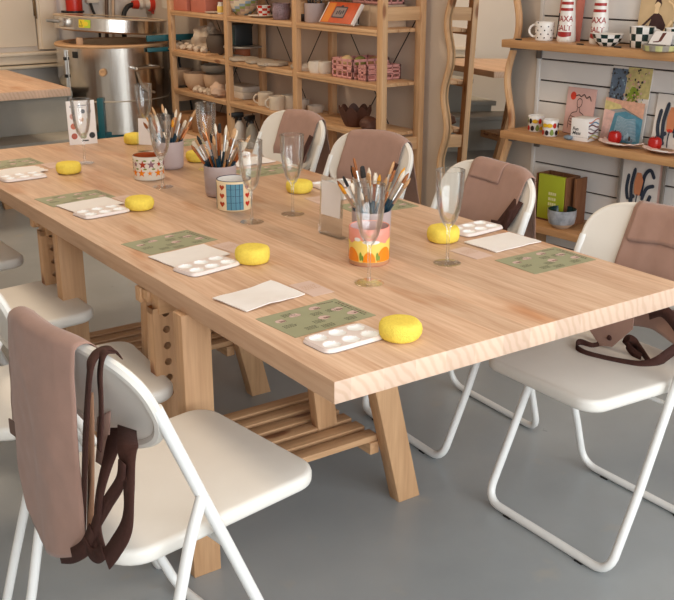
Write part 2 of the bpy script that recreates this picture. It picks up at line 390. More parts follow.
# ------------------------------------------------------------------ the big table
TX0, TX1, TY0, TY1, TT = .938, 1.924, 1.362, 3.986, .045
def endgrain():
    m, nt, N, L, b = new_mat('table end grain')
    tc = N.new('ShaderNodeTexCoord'); sx = N.new('ShaderNodeSeparateXYZ'); L.new(tc.outputs['Object'], sx.inputs[0])
    dv = N.new('ShaderNodeMath'); dv.operation = 'DIVIDE'; dv.inputs[1].default_value = .075; L.new(sx.outputs['X'], dv.inputs[0])
    fl = N.new('ShaderNodeMath'); fl.operation = 'FLOOR'; L.new(dv.outputs[0], fl.inputs[0])
    wn = N.new('ShaderNodeTexWhiteNoise'); wn.noise_dimensions = '1D'; L.new(fl.outputs[0], wn.inputs['W'])
    sp = N.new('ShaderNodeVectorMath'); sp.operation = 'MULTIPLY_ADD'; sp.inputs[1].default_value = (.22, 0, .22); sp.inputs[2].default_value = (-.11, 0, -.16)
    L.new(wn.outputs['Color'], sp.inputs[0])
    sb = N.new('ShaderNodeVectorMath'); sb.operation = 'SUBTRACT'; L.new(tc.outputs['Object'], sb.inputs[0]); L.new(sp.outputs[0], sb.inputs[1])
    mo = N.new('ShaderNodeMapping'); L.new(sb.outputs[0], mo.inputs[0]); mo.inputs['Scale'].default_value = (1, .02, 1)
    wv = N.new('ShaderNodeTexWave'); wv.wave_type = 'RINGS'; wv.rings_direction = 'Y'; wv.inputs['Scale'].default_value = 16; wv.inputs['Distortion'].default_value = 5; wv.inputs['Detail'].default_value = 3
    L.new(mo.outputs[0], wv.inputs['Vector'])
    cr = N.new('ShaderNodeValToRGB'); cr.color_ramp.elements[0].position = .05; cr.color_ramp.elements[1].position = .6
    cr.color_ramp.elements[0].color = (*lin((212, 178, 152)), 1); cr.color_ramp.elements[1].color = (*lin((222, 190, 166)), 1)
    L.new(wv.outputs['Fac'], cr.inputs[0])
    mr = N.new('ShaderNodeMapRange'); mr.inputs['To Min'].default_value = .88; mr.inputs['To Max'].default_value = 1.05; L.new(wn.outputs['Value'], mr.inputs['Value'])
    q = N.new('ShaderNodeMixRGB'); q.blend_type = 'MULTIPLY'; q.inputs[0].default_value = 1; L.new(cr.outputs[0], q.inputs[1]); L.new(mr.outputs[0], q.inputs[2])
    L.new(q.outputs[0], b.inputs['Base Color']); b.inputs['Roughness'].default_value = .6
    return m
EG = endgrain()
def slab(name, label, x0, x1, y0, y1, z0, z1):
    m = MB().box(x0, x1, y0, y1, z0, z1, 0, .0022)
    for f in m.bm.faces:
        n = f.normal
        f.normal_update(); n = f.normal
        if abs(n.y) > .6: f.material_index = 2
        elif abs(n.x) > .6: f.material_index = 1
    o = m.build(name, [table_top, table_edge, EG]); return tag(o, label, 'table')
slab('tabletop', 'long pale laminated wood worktable top set with cups, flutes and painting supplies', TX0, TX1, TY0, TY1, T - TT, T)

def board_with_holes(mb, x0, x1, y0, y1, z0, z1, zc, r, m=0):
    """a plank (front face towards -Y) with a column of round through-holes"""
    xc = (x0 + x1) / 2; n = 16; h = (x1 - x0) / 2
    t = bmesh.new()
    def quad(a): t.faces.new([t.verts.new(p) for p in a])
    zb = z0
    cells = []
    for c in sorted(zc):
        lo, hi = c - h * .45, c + h * .45
        if lo > zb: cells.append((zb, lo, None))
        cells.append((lo, hi, c)); zb = hi
    cells.append((zb, z1, None))
    for lo, hi, c in cells:
        for y, s in ((y0, 1), (y1, -1)):
            if c is None:
                p = [(x0, y, lo), (x1, y, lo), (x1, y, hi), (x0, y, hi)]; quad(p if s > 0 else p[::-1])
            else:
                ring = []; outr = []
                for i in range(n):
                    a = 2 * PI * i / n; ca, sa = math.cos(a), math.sin(a); ring.append((xc + r * ca, y, c + r * sa))
                    k = 1 / max(abs(ca), abs(sa)); outr.append((xc + h * max(-1, min(1, ca * k)), y, c + (hi - lo) / 2 * max(-1, min(1, sa * k))))
                for i in range(n):
                    j = (i + 1) % n; p = [outr[i], outr[j], ring[j], ring[i]]; quad(p if s > 0 else p[::-1])
        if c is not None:
            for i in range(n):
                a, b2 = 2 * PI * i / n, 2 * PI * (i + 1) / n
                P = lambda q, y: (xc + r * math.cos(q), y, c + r * math.sin(q))
                quad([P(a, y0), P(b2, y0), P(b2, y1), P(a, y1)])
        quad([(x0, y1, lo), (x0, y0, lo), (x0, y0, hi), (x0, y1, hi)]); quad([(x1, y0, lo), (x1, y1, lo), (x1, y1, hi), (x1, y0, hi)])
    quad([(x0, y0, z1), (x1, y0, z1), (x1, y1, z1), (x0, y1, z1)]); quad([(x0, y1, z0), (x1, y1, z0), (x1, y0, z0), (x0, y0, z0)])
    return mb._take(t, m)
TRW, TRH = .62, T - TT
def make_trestle():
    """origin on the floor below the front left leg; runs along +X, shelf goes back along +Y"""
    r = thing('trestle', 'pine trestle with slatted shelf holding up the near end of the long table', 'trestle')
    MB().box(-.022, .052, 0, .045, 0, TRH, 0, .003).build('leg', pine['Z'], r)
    s = .245
    q = MB(); x0 = .615; hh = TRH - .05
    P = [(x0, 0), (x0 + .074, 0), (x0 + .074 - s * hh, hh), (x0 - s * hh, hh)]
    q.prism(P, lambda u, v, w: (u, w, v), .045, 0, .003); q.build('leg', pine['Z'], r)
    q = MB(); P = [(.0, 0), (.05, 0), (.05, .30), (.0, .30)]
    q.prism([(.03, 0), (.085, 0), (.10, hh), (.055, hh)], lambda u, v, w: (u, .36 + w, v), .04, 0, .003); q.build('leg', pine['Z'], r)
    board_with_holes(MB(), -.014, .052, .17, .205, .30, TRH - .05, [.635 - .042 * k for k in range(6)], .0095).build('height_post', pine['Z'], r)
    q = MB(); q.prism([(.46, .185), (.525, .185), (.47, TRH - .05), (.405, TRH - .05)], lambda u, v, w: (u, .17 + w, v), .035, 0, .003); q.build('height_post', pine['Z'], r)
    MB().box(.0, .50, .165, .21, TRH - .05, TRH, 0, .003).build('top_beam', pine['X'], r)
    q = MB(); q.box(-.008, .03, .21, .245, TRH - .03, TRH - .002, 0, .003); q.box(-.012, .02, .245, .275, TRH - .04, TRH - .002, 0, .003); q.box(.0, .45, .212, .255, TRH - .03, TRH - .004, 0, .003)
    q.build('cross_beam', pine['X'], r)
    for x in (.0, .545):
        MB().box(x, x + .03, .045, .40, .150, .185, 0, .002).build('shelf_rail', pine['Y'], r)
    for k in range(6):
        y = .05 + k * .062
        MB().box(-.01, .575, y, y + .042, .186, .204, 0, .002).build('slat', pine['X'], r)
    return r
tr1 = make_trestle(); tr1.location = (.945, 1.945, 0); tr1['group'] = 'pine trestles'
copy_tree(tr1, (.97, 2.80, 0), 0, 'pine trestle with slatted shelf under the middle of the long table')

# work bench in the far corner: a second top on its own trestles
slab('bench_top', 'bare pale wood bench top in the far corner beside the kiln', .30, 2.085, 5.69, 6.86, T - TT, T)
copy_tree(tr1, (1.12, 6.0, 0), 0, 'pine trestle under the right part of the far bench top')
copy_tree(tr1, (.35, 6.0, 0), 0, 'pine trestle under the left part of the far bench top')
# ------------------------------------------------------------------ folding chairs
HW, SL, PT, PB, PW = .222, .40, .830, .605, .207
def hw(z): return HW - .015 * min(1, z / .75)
def bow(y): return -.028 * (1 - (y / PW) ** 2)
def panel_top(y): return .735 + (PT - .735) * max(0, 1 - min(1, abs(y / PW)) ** 3.2) ** (1 / 2.5)
def panel_bot(y): return PB + .085 * min(1, abs(y / PW)) ** 2.4
def make_chair():
    r = thing('folding_chair', 'x', 'chair')
    # seat
    P = rrect(-.368, .080, -.190, .190, [.055, .07, .07, .055], 7)
    q = MB()
    q.prism(P, lambda u, v, w: (u, v, .428 + w + .014 * (u + .372) / .4), .034, 0, .011, seg=3)
    q.build('seat', white_plastic, r, ang=50)
    # main frame: down both sides and across the floor
    rb = .055; lo = .0115
    d = Vector((SL, 0, -1)).normalized()
    bot = lambda s: Vector((0, s * HW, lo))
    B0 = bot(-1) + Vector((-SL * rb, .003, rb)); pts = [Vector((-SL * z, -hw(z), z)) for z in (.735, .45, .2)] + [B0]
    for i in range(1, 7):
        t = i / 7; pts.append(B0 * (1 - t) ** 2 + bot(-1) * 2 * t * (1 - t) + (bot(-1) + Vector((0, rb, 0))) * t * t)
    pts.append(bot(-1) + Vector((0, rb, 0)))
    full = pts + [Vector((p.x, -p.y, p.z)) for p in reversed(pts)]
    MB().tube(full, .0115, 12).build('front_frame', white_metal, r)
    # rear loop, joined to the main tubes just above the seat
    h2 = HW - .004; J = Vector((-SL * .545, -hw(.545) - .003, .545)); F = Vector((-.385, -h2, lo)); K = Vector((-.262, -hw(.47) - .020, .47))
    pts = smoothpath([J, J + Vector((-.017, -.012, -.015)), K, Vector((-.30, -hw(.33) - .018, .33)), Vector((-.345, -h2 - .003, .16))], 4)[:-1]
    d = (F - Vector((-.345, -h2 - .003, .16))).normalized(); B0 = F - d * rb; pts += [Vector((-.345, -h2 - .003, .16)), B0]
    for i in range(1, 7):
        t = i / 7; pts.append(B0 * (1 - t) ** 2 + F * 2 * t * (1 - t) + (F + Vector((0, rb, 0))) * t * t)
    pts.append(F + Vector((0, rb, 0)))
    full = pts + [Vector((p.x, -p.y, p.z)) for p in reversed(pts)]
    MB().tube(full, .0105, 12).build('rear_frame', white_metal, r)
    # backrest shell: rounded panel, bowed, with a turned rim
    ys = [PW * math.sin(-PI / 2 + PI * i / 30) for i in range(31)]
    cr = .035
    def lowz(y):
        e = max(0, (abs(y) - (PW - cr)) / cr); return panel_bot(y) + cr * (1 - math.sqrt(max(0, 1 - e * e)))
    q = MB()
    for off in (-.007, .007):
        q.grid(lambda u, v: ((lambda y: (lambda z: (-SL * z + bow(y) + off, y, z))(lowz(y) + (panel_top(y) - lowz(y)) * v))(PW * .995 * math.sin(-PI / 2 + PI * u))), 30, 10)
    q.build('backrest', white_plastic, r, ang=50)
    outl = [(y, panel_top(y)) for y in reversed(ys)] + [(y, lowz(y)) for y in ys[1:-1]]
    rim = [Vector((-SL * v + bow(u) - .003, u, v)) for u, v in outl]
    MB().tube(rim, .0105, 8, closed=True).build('rim', white_plastic, r)
    for x in (0, -.386):
        for k in (-1, 1):
            MB().box(x - .012, x + .012, k * .13 - .012, k * .13 + .012, 0, .004).build('foot_pad', rubber, r)
    b = MB(); b.tube([(-.17, -hw(.42) + .002, .42), (-.17, hw(.42) - .002, .42)], .006, 8); b.build('hinge_rod', white_metal, r)
    return r
chair = make_chair()
CH = {}
spots = [('L1', .898, 1.678, 7.2, 'white folding chair in the near left corner with an apron over its back'),
         ('L2', .885, 2.222, -5, 'white folding chair pushed in on the left, just behind the nearest one'),
         ('L3', .92, 2.85, 1, 'white folding chair third along the left side, seat half hidden by the near apron'),
         ('L4', .93, 3.50, 1, 'white folding chair farthest along the left side, cut by the picture edge'),
         ('R1', 1.76, 1.587, 179.5, 'white folding chair at the near right corner with brown straps on its seat'),
         ('R2', 1.82, 2.275, 177, 'white folding chair second along the right side, facing the tall flute'),
         ('R3', 1.865, 2.89, 185, 'white folding chair third along the right side, behind the brush cup and orange mug'),
         ('R4', 1.905, 3.50, 183, 'white folding chair farthest along the right side, by the wooden shelving')]
for i, (k, x, y, a, lab) in enumerate(spots):
    c = chair if i == 0 else copy_tree(chair, (0, 0, 0), 0)
    c.location = (x, y + (.016 if k == 'L1' else 0), 0); c.rotation_euler.z = rad(a); c.scale = (1.035, 1.09, 1) if k == 'L1' else (1, 1, 1); c['label'] = lab; c['group'] = 'folding chairs around the table'; CH[k] = c
def chair_m(k):
    i, x, y, a, l = next((0,) + s for s in spots if s[0] == k) if False else (0, *[s for s in spots if s[0] == k][0][1:])
    return (x, y, 0), rad(a)

# ------------------------------------------------------------------ aprons over the chair backs
CL = {}
def apron(k, label, y0, y1, zf, zb, seed, flare=.02, amp=.010, outb=.022):
    ys = 1.09 if k == 'L1' else 1.0
    loc, a = chair_m(k)
    r = thing('apron', label, 'apron', loc, a, 'aprons hung over the chair backs')
    rr = random.Random(seed); ph = [rr.uniform(0, 6.28) for _ in range(4)]; kk = [rr.uniform(14, 22), rr.uniform(28, 40)]
    nu, nv = 30, 64
    def prof(u):
        y = y0 + (y1 - y0) * u; zt = panel_top(max(-.198, min(.198, y / ys))) + .0135
        xb = bow(max(-.207, min(.207, y / ys)))
        def xc(z): return (-SL * z + xb) * (1.035 if k == 'L1' else 1)
        zF = zf(u) if callable(zf) else zf; zB = zb(u) if callable(zb) else zb
        fo, bo = .017, outb
        P = []
        xm = xc(.70) + fo + .004
        if zF < .70:
            P += [(xm + .02 * 0, zF, 1, (.70 - zF))]
            n = 10
            for i in range(1, n): P.append((xm, zF + (.70 - zF) * i / n, 1, (.70 - zF) * (1 - i / n)))
        zs0 = max(zF, .70)
        for i in range(6): 
            zz = zs0 + (zt - .012 - zs0) * i / 5; P.append((xc(zz) + fo, zz, 1, 0))
        xt = xc(zt); 
        for i in range(1, 6):
            t = PI * i / 6; P.append((xt + (fo - bo) / 2 + (fo + bo) / 2 * math.cos(t), zt - .012 + .013 * math.sin(t), 0, 0))
        n = 18
        for i in range(n + 1):
            t = i / n; zz = zt - .012 + (zB - zt + .012) * t
            P.append((xt - bo - flare * t, zz, -1, (zt - zz)))
        # resample by length
        Ls = [0]
        for i in range(1, len(P)): Ls.append(Ls[-1] + math.hypot(P[i][0] - P[i - 1][0], P[i][1] - P[i - 1][1]))
        out = []; j = 0
        for q in range(nv + 1):
            s = Ls[-1] * q / nv
            while j < len(Ls) - 2 and Ls[j + 1] < s: j += 1
            t = (s - Ls[j]) / max(1e-6, Ls[j + 1] - Ls[j]); A, B = P[j], P[j + 1]
            out.append([A[i] + (B[i] - A[i]) * t for i in range(4)])
        return y, out
    cache = {}
    def fn(u, v):
        if u not in cache: cache[u] = prof(u)
        y, P = cache[u]; x, z, s, h = P[round(v * nv)]
        f = amp * min(1, h / .16) * (.8 + .9 * math.sin(kk[0] * y + ph[0] + 2.2 * h) + .5 * math.sin(kk[1] * y + ph[1] - 3 * h)) + (.003 * noise.noise(Vector((y * 25, z * 18, seed))))
        f = max(f, -.002)
        return (x + s * f, y + .012 * math.sin(6 * z + ph[2]) * min(1, h / .25), z + .002 * math.sin(30 * y + ph[3]))
    o = MB().grid(fn, nu, nv).build('cloth', cloth, r, ang=80, solid=.0022); CL[r] = o
    return r, fn
def wribbon(root, pts, w, wdir, name='strap', m=None, th=.0022, n=7, tw=0):
    """webbing strap through world points; wdir = direction of its width (or a list)"""
    Mi = (Matrix.Translation(root.location) @ Matrix.Rotation(root.rotation_euler.z, 4, 'Z')).inverted()
    P = smoothpath(pts, n); N = len(P); wl = wdir if isinstance(wdir, list) else [wdir] * 2
    t = bmesh.new(); rows = []
    for i, p in enumerate(P):
        s = i / (N - 1) * (len(wl) - 1); k = min(int(s), len(wl) - 2); d = Vector(wl[k]).lerp(Vector(wl[k + 1]), s - k)
        tg = (P[min(i + 1, N - 1)] - P[max(i - 1, 0)]).normalized(); d = (d - tg * d.dot(tg))
        d = d.normalized() if d.length > 1e-4 else Vector((0, 1, 0))
        rows.append([t.verts.new(Mi @ (p - d * w / 2)), t.verts.new(Mi @ (p + d * w / 2))])
    for i in range(N - 1): t.faces.new([rows[i][0], rows[i][1], rows[i + 1][1], rows[i + 1][0]])
    mb = MB(); mb._take(t, 0)
    return mb.build(name, m or strapm, root, ang=80, solid=th)

# left foreground apron
A1, f1 = apron('L1', 'dusty brown apron draped over the near left chair with dark straps dangling', -.112, .236, lambda u: .68 - .05 * u, lambda u: .455 - .05 * math.sin(PI * min(1, u * 1.1)) + .10 * max(0, u - .72) / .28, 3, flare=.012, amp=.006)
Wd = lambda k, x, y, z: (Matrix.Translation(Vector(chair_m(k)[0])) @ Matrix.Rotation(chair_m(k)[1], 4, 'Z')) @ Vector((x, y, z))
yv = Vector((0, 1, 0)); xv = Vector((1, 0, 0)); zv = Vector((0, 0, 1))
def L(px, py, X=.515): return at(px, py, X=X)
wribbon(A1, [L(119, 356, .60), L(113, 349, .585), L(104, 349, .565), L(95, 355, .545), L(90, 372, .525), L(87, 410), L(85, 450), L(84, 500), L(83, 532)], .020, [yv, yv, yv])
wribbon(A1, [L(112, 351, .58), L(104, 354, .555), L(100, 372, .54), L(101, 400, .53), L(101, 425, .53), L(99, 450, .525)], .016, yv)
wribbon(A1, [L(127, 428, .60), L(128, 450, .555), L(129, 490, .53), L(127, 525, .52), L(115, 548, .51), L(106, 560, .505)], .034, [yv, yv, yv, zv + yv, zv + yv])
wribbon(A1, [L(118, 428, .60), L(112, 450, .56), L(104, 476, .53), L(99, 500, .515), L(98, 530, .51), L(104, 558, .505)], .028, [yv, yv, yv, yv + zv * .3])
wribbon(A1, [L(122, 462, .535), L(120, 482, .53), L(108, 502, .52), L(97, 522, .51), L(93, 540, .505), L(100, 554, .503)], .026, [yv, yv + zv * .5, zv + yv * .6, yv, yv])
wribbon(A1, [L(92, 530, .505), L(86, 546, .50), L(78, 553, .495), L(70, 556, .495), L(60, 556, .495)], .028, [yv, zv, zv + yv * .3, zv])
wribbon(A1, [L(84, 540, .50), L(90, 552, .50), L(97, 556, .502), L(103, 552, .503)], .026, [yv + zv, zv])
wribbon(A1, [L(90, 392, .545), L(91, 430, .535), L(91, 480, .525), L(90, 538, .515)], .026, [yv, yv], 'lining_edge', lining)
wribbon(A1, [L(104, 414, .585), L(103, 440, .57), L(101, 465, .56)], .045, [yv, yv], 'inner_panel', cloth)
q = MB(); q.prism(rrect(-.02, .02, -.016, .016, .003), lambda u, v, w: f1(.87, .84)[0:1] and (f1(.87, .84)[0] - .004 - w, f1(.87, .84)[1] - .01 + u, f1(.87, .84)[2] + v), .002, 0)
q.build('woven_label', mat('grey brown woven label', (112, 88, 78), .8), CL[A1])

# right chairs
A2, f2 = apron('R1', 'dusty brown apron on the near right corner chair, straps trailing onto the seat', -.085, .195, lambda u: .52 + .02 * math.sin(PI * u), lambda u: .50, 5, amp=.008)
w2 = lambda x, y, z: Wd('R1', x, y, z)
ss = .450
S2 = lambda px, py, z=ss: at(px, py, Z=z)
tl = lambda a, b: Vector((a, b, .75))
wribbon(A2, [S2(611, 322, .53), S2(608, 335, .49), S2(602, 345, .468), S2(592, 348, .466), S2(580, 344, .470), S2(576, 349, .470), S2(584, 355, .468), S2(602, 360, .467), S2(622, 364, .467), S2(640, 366, .468), S2(655, 363, .472), S2(668, 354, .485), S2(690, 338, .515)], .028, [yv + zv * .4, tl(.3, .6), zv + yv * .2, zv + xv * .3, tl(.4, .3), tl(.5, .4), zv + xv * .4])
wribbon(A2, [S2(650, 363, .472), S2(644, 354, .482), S2(636, 344, .495), S2(629, 339, .503), S2(627, 344, .490), S2(633, 352, .478), S2(641, 358, .472)], .024, [zv + yv * .3, tl(.2, .7), zv])
wribbon(A2, [Wd('R1', -.242, .07, .60), Wd('R1', -.226, .12, .625), Wd('R1', -.226, .165, .605), Wd('R1', -.24, .20, .56)], .034, [zv, zv])
q = MB(); q.prism([(-.16, .04), (.03, .04), (.03, 0), (-.03, -.075), (-.07, -.085), (-.12, -.04)], lambda u, v, w: (-.238 + w, u + .0, .545 + v * .9), .003)
pk = q.build('pocket_corner', cloth, CL[A2])
q = MB(); q.lathe([(0, .004), (.006, .004), (.008, .0)], 12, M=Matrix.Translation((-.235, -.04, .50)) @ Matrix.Rotation(PI / 2, 4, 'Y')); q.build('snap_button', strapm, CL[A2])
fold = lambda fn, u0, u1, v0, v1, off=.004: (lambda u, v: Vector(fn(u0 + (u1 - u0) * u, v0 + (v1 - v0) * v)) + Vector((off + .004 * v, 0, 0)))
def vtop(fn, lo=0, hi=1):
    return max(range(65), key=lambda i: fn(.5, i / 64)[2]) / 64
def foldover(A, fn, u0, u1, dv, off=.004):
    def g(u, v):
        uu = round((u0 + (u1 - u0) * u) * 30) / 30; vt = max(range(65), key=lambda i: fn(uu, i / 64)[2]) / 64; w = (vt - dv * (1 - v)) * 64; i = int(w)
        a, c = Vector(fn(uu, i / 64)), Vector(fn(uu, (i + 1) / 64)); return a.lerp(c, w - i) + Vector((off, 0, .002 * (v > .85)))
    q = MB(); q.grid(g, int(round((u1 - u0) * 30)), 10)
    q.build('folded_bib', cloth, CL[A], ang=80, solid=.003)
foldover(A2, f2, .02, .62, .16)
A3, f3 = apron('R2', 'dusty brown apron over the second chair back on the right, beside the tall flute', -.105, .160, lambda u: .55 + (.16 * max(0, u - .55) / .45), lambda u: .42, 8, flare=.05, amp=.012)
foldover(A3, f3, .03, .55, .10)
w3 = lambda x, y, z: Wd('R2', x, y, z)
wribbon(A3, [w3(-.26, .02, .57), w3(-.248, .07, .63), w3(-.25, .12, .66), w3(-.268, .15, .71), w3(-.30, .16, .76)], .04, [zv + yv * .3, zv, yv])
wribbon(A3, [w3(-.245, .125, .70), w3(-.238, .13, .62), w3(-.235, .125, .54)], .038, [yv, yv])
wribbon(A3, [w3(-.262, .165, .74), w3(-.245, .158, .64), w3(-.24, .16, .55)], .02, [yv, yv])
A4, f4 = apron('R3', 'dusty brown apron over the third chair back on the right, above the brush cup', -.15, .150, lambda u: .57 + .12 * max(0, u - .6) / .4, lambda u: .40 + .02 * math.sin(3 * u), 12, flare=.05, amp=.011)
A5, f5 = apron('R4', 'dusty brown apron over the farthest right chair back, below the brown crown bowl', -.10, .150, lambda u: .56 + .12 * max(0, u - .6) / .4, lambda u: .44, 15, flare=.05, amp=.012)
w5 = lambda x, y, z: Wd('R4', x, y, z)
wribbon(A5, [w5(-.25, .12, .60), w5(-.25, .145, .68), w5(-.285, .165, .77)], .03, [yv, yv])
w4 = lambda x, y, z: Wd('R3', x, y, z)
wribbon(A4, [w4(-.25, .11, .60), w4(-.25, .14, .68), w4(-.285, .16, .76)], .026, [yv, yv])
# ------------------------------------------------------------------ things on the table
def P2(px, py): q = at(px, py, Z=T); return q.x, q.y
# --- champagne flutes
def make_flute():
    r = thing('champagne_flute', 'x', 'glass')
    MB().lathe([(0, .003), (.012, .0035), (.03, .0015), (.0335, .0005), (.034, 0), (.03, -.0), (0, 0)][::-1], 40).build('foot', glass, r)
    MB().lathe([(.0062, .0045), (.004, .012), (.0036, .05), (.0040, .082), (.0065, .092)], 16).build('stem', glass, r)
    out = [(.004, .089), (.012, .096), (.021, .112), (.0285, .140), (.0325, .170), (.0345, .200), (.0352, .232)]
    inn = [(.0342, .232), (.0334, .200), (.0313, .170), (.0272, .140), (.0196, .114), (.010, .101), (0, .098)]
    MB().lathe(out + inn, 40).build('bowl', glass, r)
    ring = [Vector((.0347 * math.cos(2 * PI * i / 40), .0347 * math.sin(2 * PI * i / 40), .232)) for i in range(40)]
    MB().tube(ring, .0009, 6, closed=True).build('rim', glassmat('bright glass rim', (.93, .95, .95), blend=.6), r)
    return r
fl = make_flute()
flutes = [(1.330, 1.789, 'clear champagne flute nearest the camera, standing in front of the orange and pink mug'),
          (1.584, 1.808, 'tall clear champagne flute beside the yellow sponge before the second right chair'),
          (1.538, 2.447, 'clear champagne flute standing left of the clear sign holder, beside a sponge'),
          (1.392, 2.434, 'clear champagne flute right beside the heart and blue checked mug'),
          (1.383, 2.998, 'clear champagne flute overlapping the flower mug and far brush cup'),
          (1.690, 3.80, 'clear champagne flute at the far end before the kiln, behind the far brushes'),
          (1.640, 3.170, 'clear champagne flute behind the middle brush cup, before the lowest shelf'),
          (1.324, 3.529, 'clear champagne flute in front of the white card with coloured dots')]
for i, (x, y, l) in enumerate(flutes):
    if i == 0: fl.location = (x, y, T + .0008); fl['label'] = l; fl['group'] = 'champagne flutes on the table'
    else: copy_tree(fl, (x, y, T + .0008), i * .7, l, 'champagne flutes on the table')
# --- sponges
sponge_m = mat('yellow sponge', (250, 222, 96), .9, var=.06, scale=160, bump=.9, bscale=420, spec=.15)
def make_sponge():
    prof = [(0, 0), (.032, .0005), (.039, .004), (.0425, .012), (.0435, .022), (.042, .031), (.038, .0365), (.032, .0385), (.02, .039), (0, .039)]
    b = MB(); b.lathe(prof, 36, wob=lambda a, j: 1 + .02 * math.sin(3 * a + j) + .012 * math.sin(7 * a)); return b
so = None
sp = [(1.169, 1.468, 'yellow round sponge at the near left corner of the table, beside the white palette'),
      (1.194, 2.089, 'yellow round sponge in the second setting on the left, beside a white palette'),
      (1.194, 2.76, 'yellow round sponge in the third setting on the left, below the flower mug'),
      (1.211, 3.39, 'yellow round sponge farthest left, near the dotted card'),
      (1.708, 1.969, 'yellow round sponge behind the tall flute on the near right'),
      (1.71, 2.681, 'yellow round sponge behind the flute by the clear sign holder'),
      (1.681, 3.328, 'yellow round sponge mostly hidden behind the middle brush cup'),
      (1.64, 3.80, 'yellow round sponge small at the far end, before the kiln stand')]
for i, (x, y, l) in enumerate(sp):
    if so is None: so = make_sponge().build('sponge', sponge_m, ang=60); o = so
    else: o = so.copy(); COL.objects.link(o)
    o.location = (x, y, T); o.rotation_euler.z = i * 1.3; o.scale = (1, 1, 1 + .06 * math.sin(i * 2)); tag(o, l, 'sponge', 'yellow sponges on the table')
# --- palettes with six wells
pal_m = mat('white plastic palette', (230, 216, 210), .35, var=.01); well_m = mat('white palette wells', (244, 244, 243), .3, var=.01)
def make_palette():
    nx, ny = 60, 40; L_, W_ = .150, .092
    wells = [(-.047 + .047 * i, -.022 + .044 * j) for i in range(3) for j in range(2)]
    def h(x, y):
        z = .0085
        for wx, wy in wells:
            d = math.hypot((x - wx) / .0185, (y - wy) / .0175)
            if d < 1: z = min(z, .0085 - .0072 * (1 - d ** 4))
            elif d < 1.2: z = max(z, .0085 + .0006 * math.cos((d - 1.1) / .1 * PI / 2))
        return z
    def edge(u, v):
        # rounded-rectangle mapping
        x, y = (u - .5) * 2, (v - .5) * 2
        m = max(abs(x), abs(y)); 
        if m > 1e-6:
            k = (abs(x) ** 7 + abs(y) ** 7) ** (1 / 7); x, y = x * m / k, y * m / k
        return x * L_ / 2, y * W_ / 2, m
    def top(u, v):
        x, y, m = edge(u, v); z = h(x, y)
        return (x * (1.015 if m > .99 else 1), y * (1.02 if m > .99 else 1), z if m < .985 else .0015)
    def under(u, v): x, y, m = edge(u, 1 - v); return (x * 1.01, y * 1.015, .0)
    b = MB(); b.grid(top, nx, ny, mf=lambda i, j: 1 if h(*edge((i + .5) / nx, (j + .5) / ny)[:2]) < .0080 else 0); b.grid(under, 8, 8); return b
pals = [(1.072, 1.522, 3, 'white six-well palette at the near left corner of the table'),
        (1.078, 2.112, 11, 'white six-well palette in the second setting on the left, touching a napkin'),
        (1.080, 2.777, 8, 'white six-well palette in the third setting on the left'),
        (1.05, 3.40, 4, 'white six-well palette farthest left, at the edge of the picture'),
        (1.853, 2.005, 6, 'white six-well palette on the near right behind the tall flute'),
        (1.86, 2.70, -4, 'white six-well palette behind the clear sign holder on the right'),
        (1.83, 3.36, 3, 'white six-well palette on the far right between two brush cups')]
po = None
for i, (x, y, a, l) in enumerate(pals):
    if po is None: po = make_palette().build('paint_palette', [pal_m, well_m], ang=60); o = po
    else: o = po.copy(); COL.objects.link(o)
    o.location = (x, y, T + .0006); o.rotation_euler.z = rad(a); tag(o, l, 'palette', 'white paint palettes on the table')
# --- green instruction sheets
green = mat('sage green printed paper', (157, 157, 126), .6, var=.03, spec=.3); greend = mat('dark olive print', (74, 72, 48), .7); pinkp = mat('pinkish printed picture', (206, 176, 168), .6, var=.1, scale=300)
brownp = mat('brown printed picture', (116, 78, 66), .6); 
def make_sheet(seed):
    rr = random.Random(seed); L_, W_ = .212, .140; b = MB(); b.box(-L_ / 2, L_ / 2, -W_ / 2, W_ / 2, 0, .0006)
    def pt(x, y, w, h, m): b.poly([(x, y, .0008), (x + w, y, .0008), (x + w, y + h, .0008), (x, y + h, .0008)], m)
    for (x, y) in ((-.075, .025), (-.03, .035), (.03, .045), (.012, -.012), (.065, .012), (.078, -.025)):
        n = 7; pts = [(x + .0155 * math.cos(2 * PI * i / n) * rr.uniform(.7, 1.1), y + .0115 * math.sin(2 * PI * i / n) * rr.uniform(.7, 1.1), .0008) for i in range(n)]
        b.poly(pts, 2); pt(x - .004, y - .008, .016, .008, 3)
    for cx, cy in ((-.09, -.005), (-.06, -.04), (-.025, -.02), (-.025, -.05), (.0, .02), (.04, .018), (-.055, .05), (.04, -.045)):
        for k in range(3):
            x = cx
            while x < cx + .026: w = rr.uniform(.002, .006); pt(x, cy - k * .006, w, .0028, 1); x += w + .0015
    x = .05
    for k in range(9): w = rr.uniform(.004, .008); pt(x, .058 - k * .0005, w * .6, .004, 3 if k % 2 else 1); x += w * .75
    for k in range(2):
        y = .048
        while y > -.05: w = rr.uniform(.004, .011); pt(.088 + .008 * k, y - w, .0035, w, 3 if k else 1); y -= w + .003
    return b
sh = None
sheets = [(1.099, 1.663, 4, 'sage green instruction sheet with small pictures, nearest on the left'),
          (1.105, 2.373, 9, 'sage green instruction sheet in the second setting on the left'),
          (1.088, 3.005, 5, 'sage green instruction sheet in the third setting on the left'),
          (1.09, 3.67, 3, 'sage green instruction sheet farthest left, cut by the picture edge'),
          (1.801, 1.687, 0, 'sage green instruction sheet on the near right corner of the table'),
          (1.80, 2.385, -3, 'sage green instruction sheet behind the brush cup next to the orange mug'),
          (1.80, 3.03, 2, 'sage green instruction sheet on the right before the farthest right chair'),
          (1.80, 3.70, -1, 'sage green instruction sheet on the right at the far table end')]
